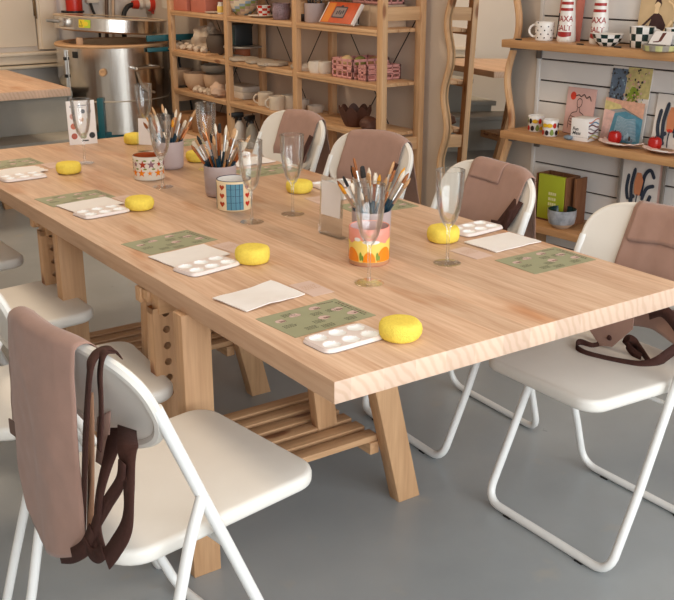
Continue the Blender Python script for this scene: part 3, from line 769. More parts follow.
for i, (x, y, a, l) in enumerate(sheets):
    if sh is None: sh = make_sheet(3).build('instruction_sheet', [green, greend, pinkp, brownp], smooth=False); o = sh
    else: o = sh.copy(); COL.objects.link(o)
    o.location = (x, y, T + .0004); o.rotation_euler.z = rad(a); tag(o, l, 'paper', 'green instruction sheets')
# --- napkins / white folded papers
def make_napkin(wave, seed, ruff=False):
    L_, W_ = .168, .118; b = MB()
    def f(lift):
        def g(u, v):
            x, y = (u - .5) * L_, (v - .5) * W_
            if ruff: y += .006 * math.sin(u * 22) * (v < .2); x += .004 * math.sin(v * 19)
            z = .0015 + lift * .0022 + wave * (.5 + .5 * math.sin(u * 5.5 + seed + 2 * v)) * (.3 + .7 * u) + .0012 * noise.noise(Vector((x * 30, y * 30, seed)))
            return (x, y, max(z, .0008 + lift * .0022))
        return g
    b.grid(f(0), 24, 16); b.grid(f(1), 24, 16)
    for (uu, vv) in (((0, 0), (1, 0)), ((1, 0), (1, 1)), ((1, 1), (0, 1)), ((0, 1), (0, 0))):
        b.grid(lambda s, t: (f(0) if t < .5 else f(1))(uu[0] + (vv[0] - uu[0]) * s, uu[1] + (vv[1] - uu[1]) * s), 16, 1)
    return b
naps = [(1.066, 1.842, 9, .006, 'white folded napkin nearest on the left, beside a pink card'),
        (1.086, 2.221, 7, .001, 'white folded napkin in the second setting on the left, behind a palette'),
        (1.089, 2.887, 7, .001, 'white folded napkin in the third setting on the left'),
        (1.07, 3.50, 3, .004, 'white ruffled napkin farthest left, at the picture edge'),
        (1.825, 1.865, 2, .001, 'white folded napkin on the near right beside a green sheet'),
        (1.84, 2.56, -3, .002, 'white folded napkin on the right behind the clear sign holder'),
        (1.82, 3.20, 4, .002, 'white folded napkin behind the flute by the hearts mug'),
        (1.78, 3.88, 3, .002, 'white folded napkin at the far right end of the table')]
for i, (x, y, a, wv, l) in enumerate(naps):
    o = make_napkin(wv, i, i == 3).build('napkin', paper_w, ang=70); o.location = (x, y, T + (.0004 if i != 3 else .0004)); o.rotation_euler.z = rad(a); tag(o, l, 'napkin', 'white folded napkins')
# --- small pink cards
pinkc = mat('pale pink card', (214, 186, 172), .7, var=.03); goldp = mat('faint gold print', (196, 150, 108), .6)
def make_card():
    b = MB(); b.box(-.029, .029, -.05, .05, 0, .0008); rr = random.Random(4)
    for k in range(4):
        x = -.018
        while x < .018: w = rr.uniform(.002, .006); b.poly([(x, .02 - k * .008, .001), (x + w, .02 - k * .008, .001), (x + w, .0225 - k * .008, .001), (x, .0225 - k * .008, .001)], 1); x += w + .003
    return b
co = None
for i, (x, y, a, l) in enumerate([(1.196, 1.829, 1, 'small pale pink card beside the nearest white napkin'), (1.214, 2.232, 8, 'small pale pink card behind the second sponge on the left'),
        (1.215, 2.90, 4, 'small pale pink card behind the third sponge on the left'), (1.21, 3.55, 2, 'small pale pink card behind the farthest sponge on the left'),
        (1.69, 1.84, 3, 'small pale pink card at the foot of the tall flute on the near right'), (1.70, 2.545, -4, 'small pale pink card under the clear sign holder edge on the right')]):
    if co is None: co = make_card().build('card', [pinkc, goldp], smooth=False); o = co
    else: o = co.copy(); COL.objects.link(o)
    o.location = (x, y, T + .0004); o.rotation_euler.z = rad(a); tag(o, l, 'card', 'small pink cards')
# --- brush cups and brushes
cupm = mat('lavender taupe matt ceramic', (178, 160, 158), .6, var=.03)
def make_brushcup():
    return MB().lathe([(0, 0), (.040, 0), (.046, .004), (.0485, .014), (.0515, .096), (.0505, .098), (.0485, .096), (.0455, .016), (.04, .008), (0, .007)], 40).build('brush_cup', cupm, ang=50)
bm_h = {'teal': mat('dark teal brush handle', (34, 66, 82), .3, var=.1), 'black': mat('black brush handle', (34, 32, 34), .3), 'wood': mat('varnished brush handle', (178, 126, 78), .4, var=.1), 'white': mat('white brush handle', (226, 220, 210), .35)}
bm_b = {'orange': mat('orange brown bristles', (150, 90, 48), .8, var=.2, scale=200), 'white': mat('white bristles', (228, 214, 194), .8, var=.1, scale=200), 'black': mat('black bristles', (36, 32, 30), .8), 'tan': mat('tan bristles', (196, 152, 108), .8, var=.15, scale=200), 'golden': mat('golden bristles', (224, 154, 40), .8, var=.15, scale=200)}
BR = {}
def brush(hand, fer, bris, flat):
    key = (hand, fer, bris, flat)
    if key in BR: return copy_tree(BR[key], (0, 0, 0), 0)
    r = thing('paintbrush', 'x', 'paintbrush')
    fm = silver if fer == 's' else copper
    MB().lathe([(0, 0), (.0015, .001), (.0028, .03), (.0042, .09), (.0036, .122)], 10).build('handle', bm_h[hand], r)
    w = 1.45 if flat else 1
    MB().lathe([(.0036, .118), (.0040, .124), (.0042, .160), (.0044, .166), (0, .166)], 12, sx=w, sy=1 if not flat else .7).build('ferrule', fm, r)
    pr = [(.0042, .165), (.0048, .174), (.0045, .184), (.0035 if flat else .0016, .193), (0, .196)]
    MB().lathe(pr, 12, sx=w, sy=1 if not flat else .65).build('bristles', bm_b[bris], r)
    BR[key] = r; return r
def brushset(cx, cy, n, where, seed):
    rr = random.Random(seed); L_ = []
    for i in range(n):
        h = rr.choice(['teal', 'teal', 'teal', 'black', 'wood']); f = rr.choice('ssc'); br = rr.choice(['orange', 'orange', 'white', 'white', 'tan', 'tan', 'black', 'golden'])
        o = brush(h, f, br, rr.random() < .45)
        a = 2 * PI * (i + rr.uniform(-.3, .3)) / n; out = (.043, .030, .015)[i % 3]; tilt = (.043 if i % 3 else .02) ; zt = .094
        p1 = Vector((cx + out * math.cos(a), cy + out * math.sin(a), T + zt)); aa = a + PI + rr.uniform(-.5, .5)
        p0 = Vector((cx + .012 * math.cos(aa), cy + .012 * math.sin(aa), T + .010)); d = (p1 - p0).normalized()
        k = rr.uniform(.92, 1.18)
        q = d.to_track_quat('Z', 'Y') @ Matrix.Rotation(rr.uniform(0, 3), 3, 'Z').to_quaternion()
        o.location = p0; o.rotation_euler = q.to_euler(); o.scale = (1.05, 1.05, k); o['group'] = 'paintbrushes in the ' + where
        tip = p0 + d * .196 * k; rel = tip - CAM; L_.append((rel.dot(_right) / rel.dot(_fwd), o, br, h))
    L_.sort(key=lambda e: e[0])
    on = ['first', 'second', 'third', 'fourth', 'fifth', 'sixth', 'seventh', 'eighth', 'ninth', 'tenth', 'eleventh', 'twelfth', 'thirteenth', 'fourteenth', 'fifteenth', 'sixteenth', 'seventeenth', 'eighteenth', 'nineteenth', 'twentieth', 'twenty-first', 'twenty-second', 'twenty-third', 'twenty-fourth', 'twenty-fifth', 'twenty-sixth']
    for i, (x, o, br, h) in enumerate(L_): o['label'] = '%s-bristled paintbrush, %s tip from the left in the %s' % (br, on[i], where)
cups = [(1.483, 2.786, 'middle brush cup', 'taupe ceramic brush cup in the middle of the table, behind the hearts mug', 25, 3), (*at(371.5, 210, Z=T + .096)[:2], 'near brush cup', 'taupe ceramic brush cup behind the orange and pink mug', 25, 11),
        (1.542, 3.272, 'far brush cup', 'taupe ceramic brush cup farthest away, behind the flower mug', 22, 29)]
bc = None
for x, y, w_, l, n, sd in cups:
    if bc is None: bc = make_brushcup(); o = bc
    else: o = bc.copy(); COL.objects.link(o)
    o.location = (x, y, T); tag(o, l, 'cup', 'taupe brush cups'); brushset(x, y, n, w_, sd)
# --- painted mugs (handleless side towards the camera)
def cyl_mug(name, label, x, y, r, h, mats, mf, zs, n=48, inner=0, rz=0, rimm=0, cat='mug', z=T, taper=1.0, group=None):
    nz = len(zs); prof = [(0, 0), (r * taper * .9, 0)] + [(r * (taper + (1 - taper) * q), h * q) for q in zs]
    body = lambda i, j: inner if j >= len(prof) - 1 + 1 else (mf(i / n, j - 2, ) if 2 <= j < len(prof) - 1 else inner)
    full = prof + [(r - .002, h + .001), (r - .004, h), (r * taper - .004, .012), (0, .010)]
    def mfn(i, j):
        if j < 2: return mf(i / n, 0)
        if j < len(prof) - 1: return mf(i / n, j - 1)
        if j == len(prof) - 1 or j == len(prof): return rimm
        return inner
    o = MB().lathe(full, n, mf=mfn).build(name, mats, ang=50); o.location = (x, y, z); o.rotation_euler.z = rz
    return tag(o, label, cat, group)
def wrap_shapes(parent_mb, r, shapes, h):
    """flat painted marks bent round a cylinder; shapes: (angle, z, [(dx,dz)...], material)"""
    for a, z, pts, m in shapes:
        rr = r + .0006
        t = bmesh.new(); t.faces.new([t.verts.new((p[0], p[1], 0)) for p in pts]); bmesh.ops.triangulate(t, faces=t.faces)
        bmesh.ops.subdivide_edges(t, edges=list(t.edges), cuts=5, use_grid_fill=True)
        for v in t.verts:
            q = a + v.co.x / r; v.co = Vector((rr * math.cos(q), rr * math.sin(q), z + v.co.y))
        parent_mb._take(t, m)
def circ(r, n=14, sx=1, sy=1, cx=0, cy=0): return [(cx + r * sx * math.cos(2 * PI * i / n), cy + r * sy * math.sin(2 * PI * i / n)) for i in range(n)]
def heart(s): return [(s * .062 * 16 * math.sin(t) ** 3, s * .062 * (13 * math.cos(t) - 5 * math.cos(2 * t) - 2 * math.cos(3 * t) - math.cos(4 * t))) for t in [2 * PI * i / 20 for i in range(20)]][::-1]
def star(r, n=5): return [((r if i % 2 == 0 else r * .42) * math.sin(PI * i / n), (r if i % 2 == 0 else r * .42) * math.cos(PI * i / n)) for i in range(2 * n)][::-1]
def facing(x, y): return math.atan2(-y, -x)       # angle towards the camera
g_pink = ceramic('salmon pink glaze', (232, 150, 132)); g_yel = ceramic('pale yellow glaze', (240, 208, 104)); g_or = ceramic('orange glaze', (236, 134, 24)); g_red = ceramic('red glaze', (196, 52, 36)); g_blue = ceramic('blue glaze', (88, 142, 164)); g_navy = ceramic('navy glaze', (40, 52, 84)); g_green = ceramic('green glaze', (122, 142, 52)); g_teal = ceramic('dark green glaze', (22, 46, 44)); g_dred = ceramic('rust red glaze', (176, 62, 34)); g_lil = ceramic('lilac glaze', (178, 150, 160)); g_blk = ceramic('black glaze', (30, 30, 32))
clear_white = ceramic('glossy white glaze', (234, 228, 222))
def mug_with(name, label, x, y, r, h, base, shapes, mats, inner=0, rimm=0, zs=(0, .25, .5, .75, 1), bands=None, z=T, rz=0, taper=1.0, hang=None, cat='mug', group=None, hm=0, hs=1):
    """a thing with a body and (optionally) a handle at angle hang"""
    t = thing(name, label, cat, (x, y, z), rz, group)
    zs = list(zs); prof = [(0, 0), (r * taper - .003, 0)] + [(r * (taper + (1 - taper) * q), max(.002, h * q)) for q in zs]
    full = prof + [(r - .0015, h + .0015), (r - .004, h), (r * taper - .004, .012), (0, .010)]
    npf = len(prof)
    def mfn(i, j):
        if j < 2: return base
        if j < npf - 1: return bands[j - 2] if bands else base
        if j <= npf: return rimm
        return inner
    b = MB(); b.lathe(full, 48, mf=mfn); wrap_shapes(b, r, shapes, h); b.build('body', mats, t, ang=50)
    if hang is not None:
        c, s_ = math.cos(hang), math.sin(hang); e = Vector((c, s_, 0)); P = []
        for i in range(13):
            q = PI * (i / 12 - .5); P.append(e * (r - .002 + hs * .028 * math.cos(q)) + Vector((0, 0, h * .52 + h * .33 * math.sin(q))))
        MB().tube(P, .0052 * hs, 10).build('handle', mats[hm], t)
    return t
# orange and pink landscape mug
x, y, _z = at(369, 261.5, Z=T); fa = facing(x, y) ; S = []; r_ = .0505
def arcs(a, z, w, h, m, n=14): S.append((a, z, [(w * math.cos(PI * i / n), h * math.sin(PI * i / n)) for i in range(n + 1)], m))
for k, (da, w, hh) in enumerate(((-.95, .022, .034), (.0, .016, .026), (.85, .024, .036), (1.9, .022, .034), (2.9, .02, .03), (-2.0, .022, .034))): arcs(fa + da, .012, w, hh, 2)
for k in range(7): arcs(fa - 1.4 + .9 * k, .052, .022, .010 + .004 * (k % 2), 1)
for da in (-.42, .40, 1.5): S.append((fa + da, .026, circ(.0035, 10, 1, 3.2), 3)); S.append((fa + da + .1, .022, circ(.0025, 10, 1, 3), 3))
S.append((fa + .1, .062, circ(.010, 12, 2.2, .5), 4)); S.append((fa - .6, .068, circ(.006, 12, 1.5, .8), 4))
mug_with('mug', 'orange and pink mug painted with sunset hills, behind the nearest flute', x, y, r_, .092, 0, S, [g_pink, g_yel, g_or, g_green, clear_white, ceramic('dusty pink inside glaze', (216, 182, 178)), ceramic('unglazed tan foot', (186, 132, 96))], inner=5, rimm=0, zs=(0, .12, .42, .62, .8, 1), bands=[6, 1, 1, 0, 0])
# hearts and blue-check mug
x, y, _z = at(234.5, 208, Z=T); fa = facing(x, y); S = []; r_ = .052; h_ = .090
S.append((fa + .05, .047, [(-.026, -.042), (.026, -.042), (.026, .036), (-.026, .036)], 1))
for dx in (-.012, .002, .014): S.append((fa + .05 + dx / r_, .047, [(-.0007, -.042), (.0007, -.042), (.0007, .036), (-.0007, .036)], 2))
for dz in (-.02, .0, .02): S.append((fa + .05, .047 + dz, [(-.026, -.0007), (.026, -.0007), (.026, .0007), (-.026, .0007)], 2))
for s_, mm in ((-1, 3), (1, 4)):
    for k in range(3): S.append((fa + .05 + s_ * .80, .072 - .025 * k, heart(.0095), mm))
b0 = [(-.006, -.042), (.006, -.042), (.006, .036), (-.006, .036)]
S.append((fa + 1.9, .047, [(-.03, -.042), (.03, -.042), (.03, .036), (-.03, .036)], 1))
S.append((fa - 1.9, .047, [(-.03, -.042), (.03, -.042), (.03, .036), (-.03, .036)], 1))
mug_with('mug', 'cream mug with red hearts and a blue checked panel, dark rim', x, y, r_, h_, 0, S, [ceramic('cream yellow glaze', (236, 212, 172)), g_blue, g_navy, g_dred, g_red, clear_white], inner=5, rimm=2)
# flower / star mug
x, y, _z = at(149.5, 178, Z=T); fa = facing(x, y); S = []; r_ = .052; rr = random.Random(2)
for k in range(12):
    m_ = [1, 2, 1, 3][k % 4]; S.append((fa - 1.6 + .55 * (k // 2) + .1 * (k % 2), .055 if k % 2 else .026, star(.015 if k % 3 else .010), m_))
    S.append((fa - 1.35 + .55 * (k // 2), .04 if k % 2 else .068, circ(.0035, 8, 1.8, .8), 4))
mug_with('mug', 'cream mug with scattered orange and red flowers, rust red inside', x, y, r_, .080, 0, S, [cream, g_or, g_dred, ceramic('mauve glaze', (150, 104, 116)), g_green, ceramic('rust red inside', (178, 84, 44)), ceramic('brown line glaze', (150, 110, 84))], inner=5, rimm=6, bands=[0, 0, 0, 0])
# --- clear sign holders and the dotted card
def sign_holder(label, x, y, w, h, yaw, paper_h, lean=.06):
    t = thing('sign_holder', label, 'sign holder', (x, y, T), yaw)
    q = MB(); Pf = lambda u, v, w_: (u, -v * lean - w_ * .001, v)
    q.prism(rrect(-w / 2, w / 2, .004, h, .004, 3), lambda u, v, w_: (u, -w_ + v * lean, v), .0022); q.box(-w / 2, w / 2, -.002, .022, 0, .0025, 0, .0008)
    q.build('stand', acrylic, t)
    q = MB(); q.prism([(-w / 2 + .008, h - paper_h - .012), (w / 2 - .008, h - paper_h - .012), (w / 2 - .008, h - .012), (-w / 2 + .008, h - .012)], lambda u, v, w_: (u, -.0027 - w_ + v * lean, v), .0006)
    q.build('paper_insert', paper_w, t)
    return t
sign_holder('clear acrylic sign holder with a plain white paper, left of the near brush cup', 1.487, 2.178, .094, .160, rad(-84), .092)
sign_holder('small clear sign holder with white paper in front of the far brush cup', 1.605, 3.60, .085, .14, rad(-50), .10)
t = thing('colour_card', 'white colour sample card with coloured dots standing in front of the kiln', 'card', (1.466, 3.905, T), rad(-8))
q = MB(); lean = .06; w_, h_ = .112, .172
q.prism([(-w_ / 2, 0), (w_ / 2, 0), (w_ / 2, h_), (-w_ / 2, h_)], lambda u, v, w: (u, v * lean - w, v), .003)
def cm(u, v): return (u, v * lean - .0036, v)
cols = [mat('dot ' + n, c, .5) for n, c in (('rose', (206, 158, 146)), ('coral', (196, 112, 84)), ('rust', (180, 92, 70)), ('slate', (70, 82, 96)), ('bronze', (96, 84, 74)), ('sage', (164, 178, 136)), ('black', (38, 36, 38)), ('peach', (214, 172, 138)), ('mist', (176, 188, 190)))]
for u, v, k in ((-.034, .112, 0), (-.034, .073, 1), (-.034, .034, 2), (.008, .130, 3), (.032, .130, 4), (.0, .098, 7), (.026, .095, 8), (.003, .034, 5), (.037, .034, 6)):
    q.poly([cm(*p) for p in circ(.012 if u < -.02 or v < .05 else .0085, 18, 1, 1, u, v)][::1], k + 1)
for uu, vv, ww, hh in ((-.044, .148, .022, .004), (-.012, .152, .014, .003), (.004, .152, .018, .003), (.025, .152, .016, .003), (-.012, .146, .02, .0015), (-.005, .012, .026, .005)):
    q.prism(rrect(uu, uu + ww, vv, vv + hh, hh * .3, 2), lambda u, v, w: (cm(u, v)[0], cm(u, v)[1] - w, v), .0002, 7 if vv < .1 else 4)
q.build('printed_card', [paper_w] + cols, t, smooth=False)
MB().box(-.05, .05, .002, .05, 0, .003, 0, .001).build('base', acrylic, t)
# ------------------------------------------------------------------ wooden shelving along the right wall
SXF, SXB = 3.2, 3.48
posts = [6.68, 5.865, 5.05, 4.235]; LV = dict(F=1.64, E=1.364, A=1.087, B=.811, C=.55, D=.262)
t = thing('shelving_unit', 'raw pine shelving unit with three bays along the right wall, holding pottery', 'shelves', (SXF, 5.45, 0))
def sh_(b): return b
OX, OY = SXF, 5.45
for y in posts:
    for x in (SXF, SXB - .03):
        MB().box(x - OX, x + .034 - OX, y - .024 - OY, y + .024 - OY, 0, 1.79, 0, .002).build('upright', shelfpine['Z'], t)
    for z in (.16, .49, 1.165, 1.74):
        MB().box(SXF + .034 - OX, SXB - .03 - OX, y - .014 - OY, y + .014 - OY, z - .034, z + .034, 0, .002).build('side_rail', shelfpine['X'], t)
for k, z in LV.items():
    for i in range(3):
        y1, y0 = posts[i] - .026, posts[i + 1] + .026
        q = MB()
        for s in range(4):
            x0 = SXF - .004 + .073 * s; q.box(x0 - OX, x0 + .069 - OX, y0 - OY, y1 - OY, z - .018, z, 0, .0015)
        q.box(SXF + .0 - OX, SXF + .03 - OX, y0 - OY, y1 - OY, z - .032, z - .018, 0, .0015)
        q.build('shelf_board', shelfpine['Y'], t)
for i, (za, zb) in ((0, (.30, .80)), (1, (.52, 1.0)), (2, (.36, 1.0))):
    y1, y0 = posts[i], posts[i + 1]; x = SXB + .008 - OX
    q = MB(); ym = (y0 + y1) / 2; zm = .70
    q.tube([(x, y0 + .03 - OY, .22), (x, y1 - .03 - OY, 1.18)], .003, 6); q.build('cross_brace', black, t)
    q = MB(); q.tube([(x + .006, y1 - .03 - OY, .22), (x + .006, y0 + .03 - OY, 1.18)], .003, 6); q.build('cross_brace', black, t)
def sp_(px, lev, dx=.10, py=None):
    """point on a shelf board: photo column, shelf level, depth from the front edge"""
    q = at(px, 60, X=SXF + dx); z = LV[lev]
    # walk to the height of the board on the same depth line
    lo, hi = 3.8, 7.2
    for _ in range(40):
        y = (lo + hi) / 2; rel = Vector((SXF + dx, y, z)) - CAM; u = CX + FPX * rel.dot(_right) / rel.dot(_fwd)
        if u > px: lo = y
        else: hi = y
    return SXF + dx, (lo + hi) / 2, z
def ppm(p):
    return FPX / (Vector(p) - CAM).dot(_fwd)
def place(o, p, rz=0): o.location = p; o.rotation_euler.z = rz; return o
terr = ceramic('terracotta pink box', (196, 116, 96), .7); white_c = ceramic('white bisque', (222, 208, 192), .7, bump=.1); greyc = ceramic('grey clay', (176, 160, 142), .8, bump=.15, bscale=60)
brownc = ceramic('dark chocolate clay', (84, 48, 34), .6); lilac = ceramic('speckled lilac glaze', (140, 118, 126), .5, var=.35, scale=120); charcoal = ceramic('charcoal lacquer', (38, 44, 46), .4)
pinkbox = mat('pink crate plastic', (222, 158, 150), .5, var=.03)
# top visible level
def simple(name, label, cat, mb, mats, p, rz=0, group=None, ang=40, smooth=True):
    o = mb.build(name, mats, ang=ang, smooth=smooth); place(o, p, rz); return tag(o, label, cat, group)
p = sp_(191.5, 'A', .13)
for px, l in ((193, 'terracotta pink storage box, left one of two on the top shelf'), (211.5, 'terracotta pink storage box, right one of two on the top shelf')):
    t = thing('storage_box', l, 'box', sp_(px, 'A', .13), 0, 'terracotta storage boxes')
    q = MB(); q.box(-.10, .10, -.105, .105, 0, .16, 0, .004); q.build('body', terr, t); q = MB(); q.box(-.104, .104, -.109, .109, .15, .18, 0, .004); q.build('lid', terr, t)
simple('book', 'cream book standing at the left end of the top shelf', 'book', MB().box(-.09, .09, -.07, .07, 0, .19, 0, .003), cream, sp_(177.5, 'A', .17))
simple('jar', 'small yellow and white jar at the right end of the first top shelf bay', 'jar', MB().lathe([(0, 0), (.022, 0), (.024, .01), (.024, .05), (.018, .06), (.018, .075), (0, .075)], 20, mf=lambda i, j: 1 if j == 2 else 0), [clear_white, g_yel], sp_(221, 'A', .06))
simple('plate', 'small pale plate lying below the yellow jar on the top shelf', 'plate', MB().lathe([(0, 0), (.04, 0), (.06, .010), (.058, .012), (.038, .004), (0, .004)], 24), white_c, (sp_(217, 'A', .05)[0], sp_(217, 'A', .05)[1] + .045, LV['A']))
pastel = [ceramic('pale blue patch glaze', (152, 172, 190)), ceramic('cream patch glaze', (222, 206, 178)), ceramic('green patch glaze', (150, 164, 96)), ceramic('grey pink patch glaze', (190, 164, 150))]
t = simple('bowl', 'round bowl with pastel patchwork squares on the top shelf', 'bowl', MB().lathe([(0, 0), (.045, 0), (.058, .012), (.074, .025), (.085, .042), (.091, .058), (.095, .074), (.097, .09), (.098, .105), (.094, .105), (.090, .07), (.045, .015), (0, .012)], 32, mf=lambda i, j: (0, 1, 2, 1, 3)[((i // 2) * 2 + (j // 1) * 3) % 5] if j < 8 else 1), pastel, sp_(243.5, 'A', .12))
simple('plate', 'flat cream plate under the red checked cup on the top shelf', 'plate', MB().lathe([(0, 0), (.06, 0), (.088, .012), (.085, .015), (.058, .006), (0, .006)], 32), cream, sp_(262, 'A', .095))
q = sp_(264, 'A', .105)
simple('cup', 'small cup in red and white checks standing on the cream plate', 'cup', MB().lathe([(0, 0), (.034, 0)] + [(.036 + .008 * k / 4, .002 + .062 * k / 4) for k in range(5)] + [(.040, .064), (.032, .01), (0, .008)], 24, mf=lambda i, j: (i // 3 + j) % 2 if 1 < j < 6 else 0), [clear_white, g_red], (q[0], q[1], q[2] + .0065))
simple('vase', 'speckled lilac ribbed pot with a lit look candle top beside the post', 'vase', MB().lathe([(0, 0), (.045, 0), (.052, .01), (.056, .06), (.050, .075), (.054, .092), (.048, .094), (.042, .075), (.04, .02), (0, .016)], 28, wob=lambda a, j: 1 + .03 * math.sin(9 * a)), lilac, sp_(281.5, 'A', .07))
bpy.context.view_layer.objects.active = None
[o for o in bpy.data.objects if o.get('label', '').startswith('speckled lilac')][0]['label'] = 'speckled lilac ribbed pot on the top shelf, just left of the third post'
t = thing('jar', 'dark glass jar between the third post and the grey brush pot', 'jar', sp_(303, 'A', .10)); q = MB(); q.lathe([(0, 0), (.038, 0), (.04, .01), (.04, .075), (.03, .09), (.03, .10), (0, .10)], 20); q.build('body', mat('smoky brown glass', (62, 46, 38), .15), t)
q = MB(); q.lathe([(0, .10), (.033, .10), (.033, .125), (0, .125)], 20); q.build('lid', pine['Z'], t)
p = sp_(314.5, 'A', .10)
simple('pot', 'plain grey pink pot full of dark brushes on the top shelf', 'pot', MB().lathe([(0, 0), (.055, 0), (.058, .006), (.060, .105), (.054, .105), (.05, .01), (0, .01)], 28), cupm, p)
brushset_T = T
def potbrushes(p, n, seed):
    rr = random.Random(seed); L_ = []
    for i in range(n):
        o = brush('black' if i % 3 else 'wood', 's', 'black' if i % 2 else 'tan', i % 2 == 0); a = 2 * PI * i / n
        p0 = Vector(p) + Vector((.01 * math.cos(a), .01 * math.sin(a), .013)); p1 = Vector(p) + Vector((.038 * math.cos(a), .038 * math.sin(a), .105)); d = (p1 - p0).normalized()
        o.location = p0; o.rotation_euler = d.to_track_quat('Z', 'Y').to_euler(); o.scale = (1.5, 1.5, rr.uniform(.85, 1.0)); o['group'] = 'brushes in the grey pot on the shelf'
        rel = p0 + d * .18 - CAM; L_.append((rel.dot(_right) / rel.dot(_fwd), o, 'black' if i % 2 else 'tan'))
    L_.sort(key=lambda e: e[0]); on = ['first', 'second', 'third', 'fourth', 'fifth', 'sixth', 'seventh', 'eighth', 'ninth']
    for i, (x, o, b_) in enumerate(L_): o['label'] = '%s-bristled paintbrush, %s from the left in the grey pot on the shelf' % (b_, on[i])
potbrushes(p, 8, 5)
# tilted orange book with a plaque on it
t = thing('book', 'orange red book with a dark plaque, leaning back on the top shelf', 'book', sp_(337, 'A', .045))
q = MB(); lz = .95
bf = lambda u, v, w: (v * .55 - w * .83, u + v * .0, v * .83 + w * .55 + .003)
q.prism([(-.16, 0), (.16, 0), (.16, .125), (-.16, .125)], bf, .016, 0, .001); q.build('pages', paper_w, t)
ora = mat('orange red book cover', (206, 84, 34), .5, var=.12, scale=25); amber = mat('amber cover band', (224, 132, 36), .5)
q = MB(); q.prism([(-.145, 0), (.145, 0), (.145, .127), (-.145, .127)], lambda u, v, w: bf(u, v, .0165 + w), .0025, 0, .0005)
q.prism([(.07, .002), (.135, .002), (.135, .12), (.07, .12)], lambda u, v, w: bf(u, v, .0192 + w), .0003, 1); cov = q.build('cover', [ora, amber], t)
q = MB(); pl = mat('dark slate plaque', (66, 60, 66), .6); plg = mat('grey plaque face', (150, 132, 130), .6)
q.prism(rrect(-.055, .06, .030, .10, .006, 3), lambda u, v, w: bf(u, v, .0196 + w), .0006); q.prism(rrect(-.047, .052, .037, .093, .004, 3), lambda u, v, w: bf(u, v, .0203 + w), .0004, 1)
q.prism(rrect(-.01, .014, .098, .108, .004, 3), lambda u, v, w: bf(u, v, .0196 + w), .0006)
for k, (a_, b_) in enumerate(((-.03, .05), (-.012, .055), (.006, .05), (.024, .056))): q.prism(rrect(-a_ - .012, -a_, b_, b_ + .022, .004, 3), lambda u, v, w: bf(u, v, .0208 + w), .0003, 0)
q.build('plaque', [pl, plg], cov)
simple('cup', 'cream cup with black scribbles just right of the orange book', 'cup', MB().lathe([(0, 0), (.038, 0), (.042, .006), (.046, .08), (.041, .08), (.036, .01), (0, .01)], 24, mf=lambda i, j: 1 if j == 2 and i % 5 in (0, 2) else 0), [cream, g_blk], sp_(359, 'A', .17))
simple('box', 'cream cardboard box behind the orange book on the top shelf', 'box', MB().box(-.07, .07, -.20, .20, 0, .115, 0, .003), mat('cream cardboard', (196, 172, 146), .7), sp_(358, 'A', .215))
# --- crates
def crate(label, p, lx, ly, h, rz=0, group='pink lattice crates'):
    t = thing('crate', label, 'crate', p, rz, group)
    q = MB(); q.box(-lx / 2, lx / 2, -ly / 2, ly / 2, 0, .006, 0, .002); q.build('bottom', pinkbox, t)
    for ax, L_, off in (('x', ly, -lx / 2), ('x', ly, lx / 2 - .006), ('y', lx, -ly / 2), ('y', lx, ly / 2 - .006)):
        q = MB()
        def bar(a0, a1, z0, z1):
            if ax == 'x': q.box(off, off + .006, a0, a1, z0, z1, 0, .001)
            else: q.box(a0, a1, off, off + .006, z0, z1, 0, .001)
        n = max(3, int(L_ / .05))
        for z0, z1 in ((0, .014), (h * .36, h * .36 + .009), (h * .62, h * .62 + .009)): bar(-L_ / 2, L_ / 2, z0, z1)
        bar(-L_ / 2, L_ / 2, h - .014, h) 
        for i in range(n + 1):
            a = -L_ / 2 + L_ * i / n; wd = .012 if i in (0, n) else .007
            a = min(max(a, -L_ / 2 + wd / 2), L_ / 2 - wd / 2); bar(a - wd / 2, a + wd / 2, 0, h)
        for i in range(0, n, 2):
            a = -L_ / 2 + L_ * (i + .5) / n; bar(a - L_ / n * .42, a + L_ / n * .42, h * .40, h * .60)
        q.build('side', pinkbox, t)
    return t
yc = at(331.5, 70, X=SXF + .03).y; q_ = (SXF + .155, yc - .10, LV['B']); crate('pink lattice crate, larger left one on the second shelf', q_, .25, .20, .105)
yd = at(403, 75, X=SXF + .285).y; ye = min(at(357, 75, X=SXF + .04).y, yc - .205); yd = max(yd, 4.265); crate('pink lattice crate, smaller right one on the second shelf', (SXF + .155, (yd + ye) / 2, LV['B']), .23, max(.08, ye - yd), .08)
q2 = sp_(384, 'A', .20); crate('pink lattice crate resting on the cream boxes at the top right of the shelves', (q2[0], q2[1] + .06, LV['A'] + .116), .13, .30, .08)
simple('box', 'cream box carrying a pink crate at the right end of the top shelf', 'box', MB().box(-.065, .065, -.13, .13, 0, .115, 0, .003), mat('cream box board', (206, 182, 156), .7), (SXF + .215, q2[1] + .04, LV['A']))
for k, (dy, c_, l) in enumerate(((-.06, (222, 190, 140), 'pale wooden block inside the larger pink crate, left'), (.0, (150, 150, 80), 'olive green ball inside the larger pink crate'), (.05, (196, 150, 100), 'tan clay ball inside the larger pink crate, right'))):
    b = MB(); b.sphere((.05 * (k - 1), 0, .07), .033 if k else .036, 0, 2, (1, 1, .95) if k else (1, 1.1, .95), .15, k); simple('clay_ball' if k else 'wood_block', l, 'clay ball' if k else 'block', b, ceramic('crate filling %d' % k, c_, .8), (q_[0], q_[1] - dy, q_[2] + .012))
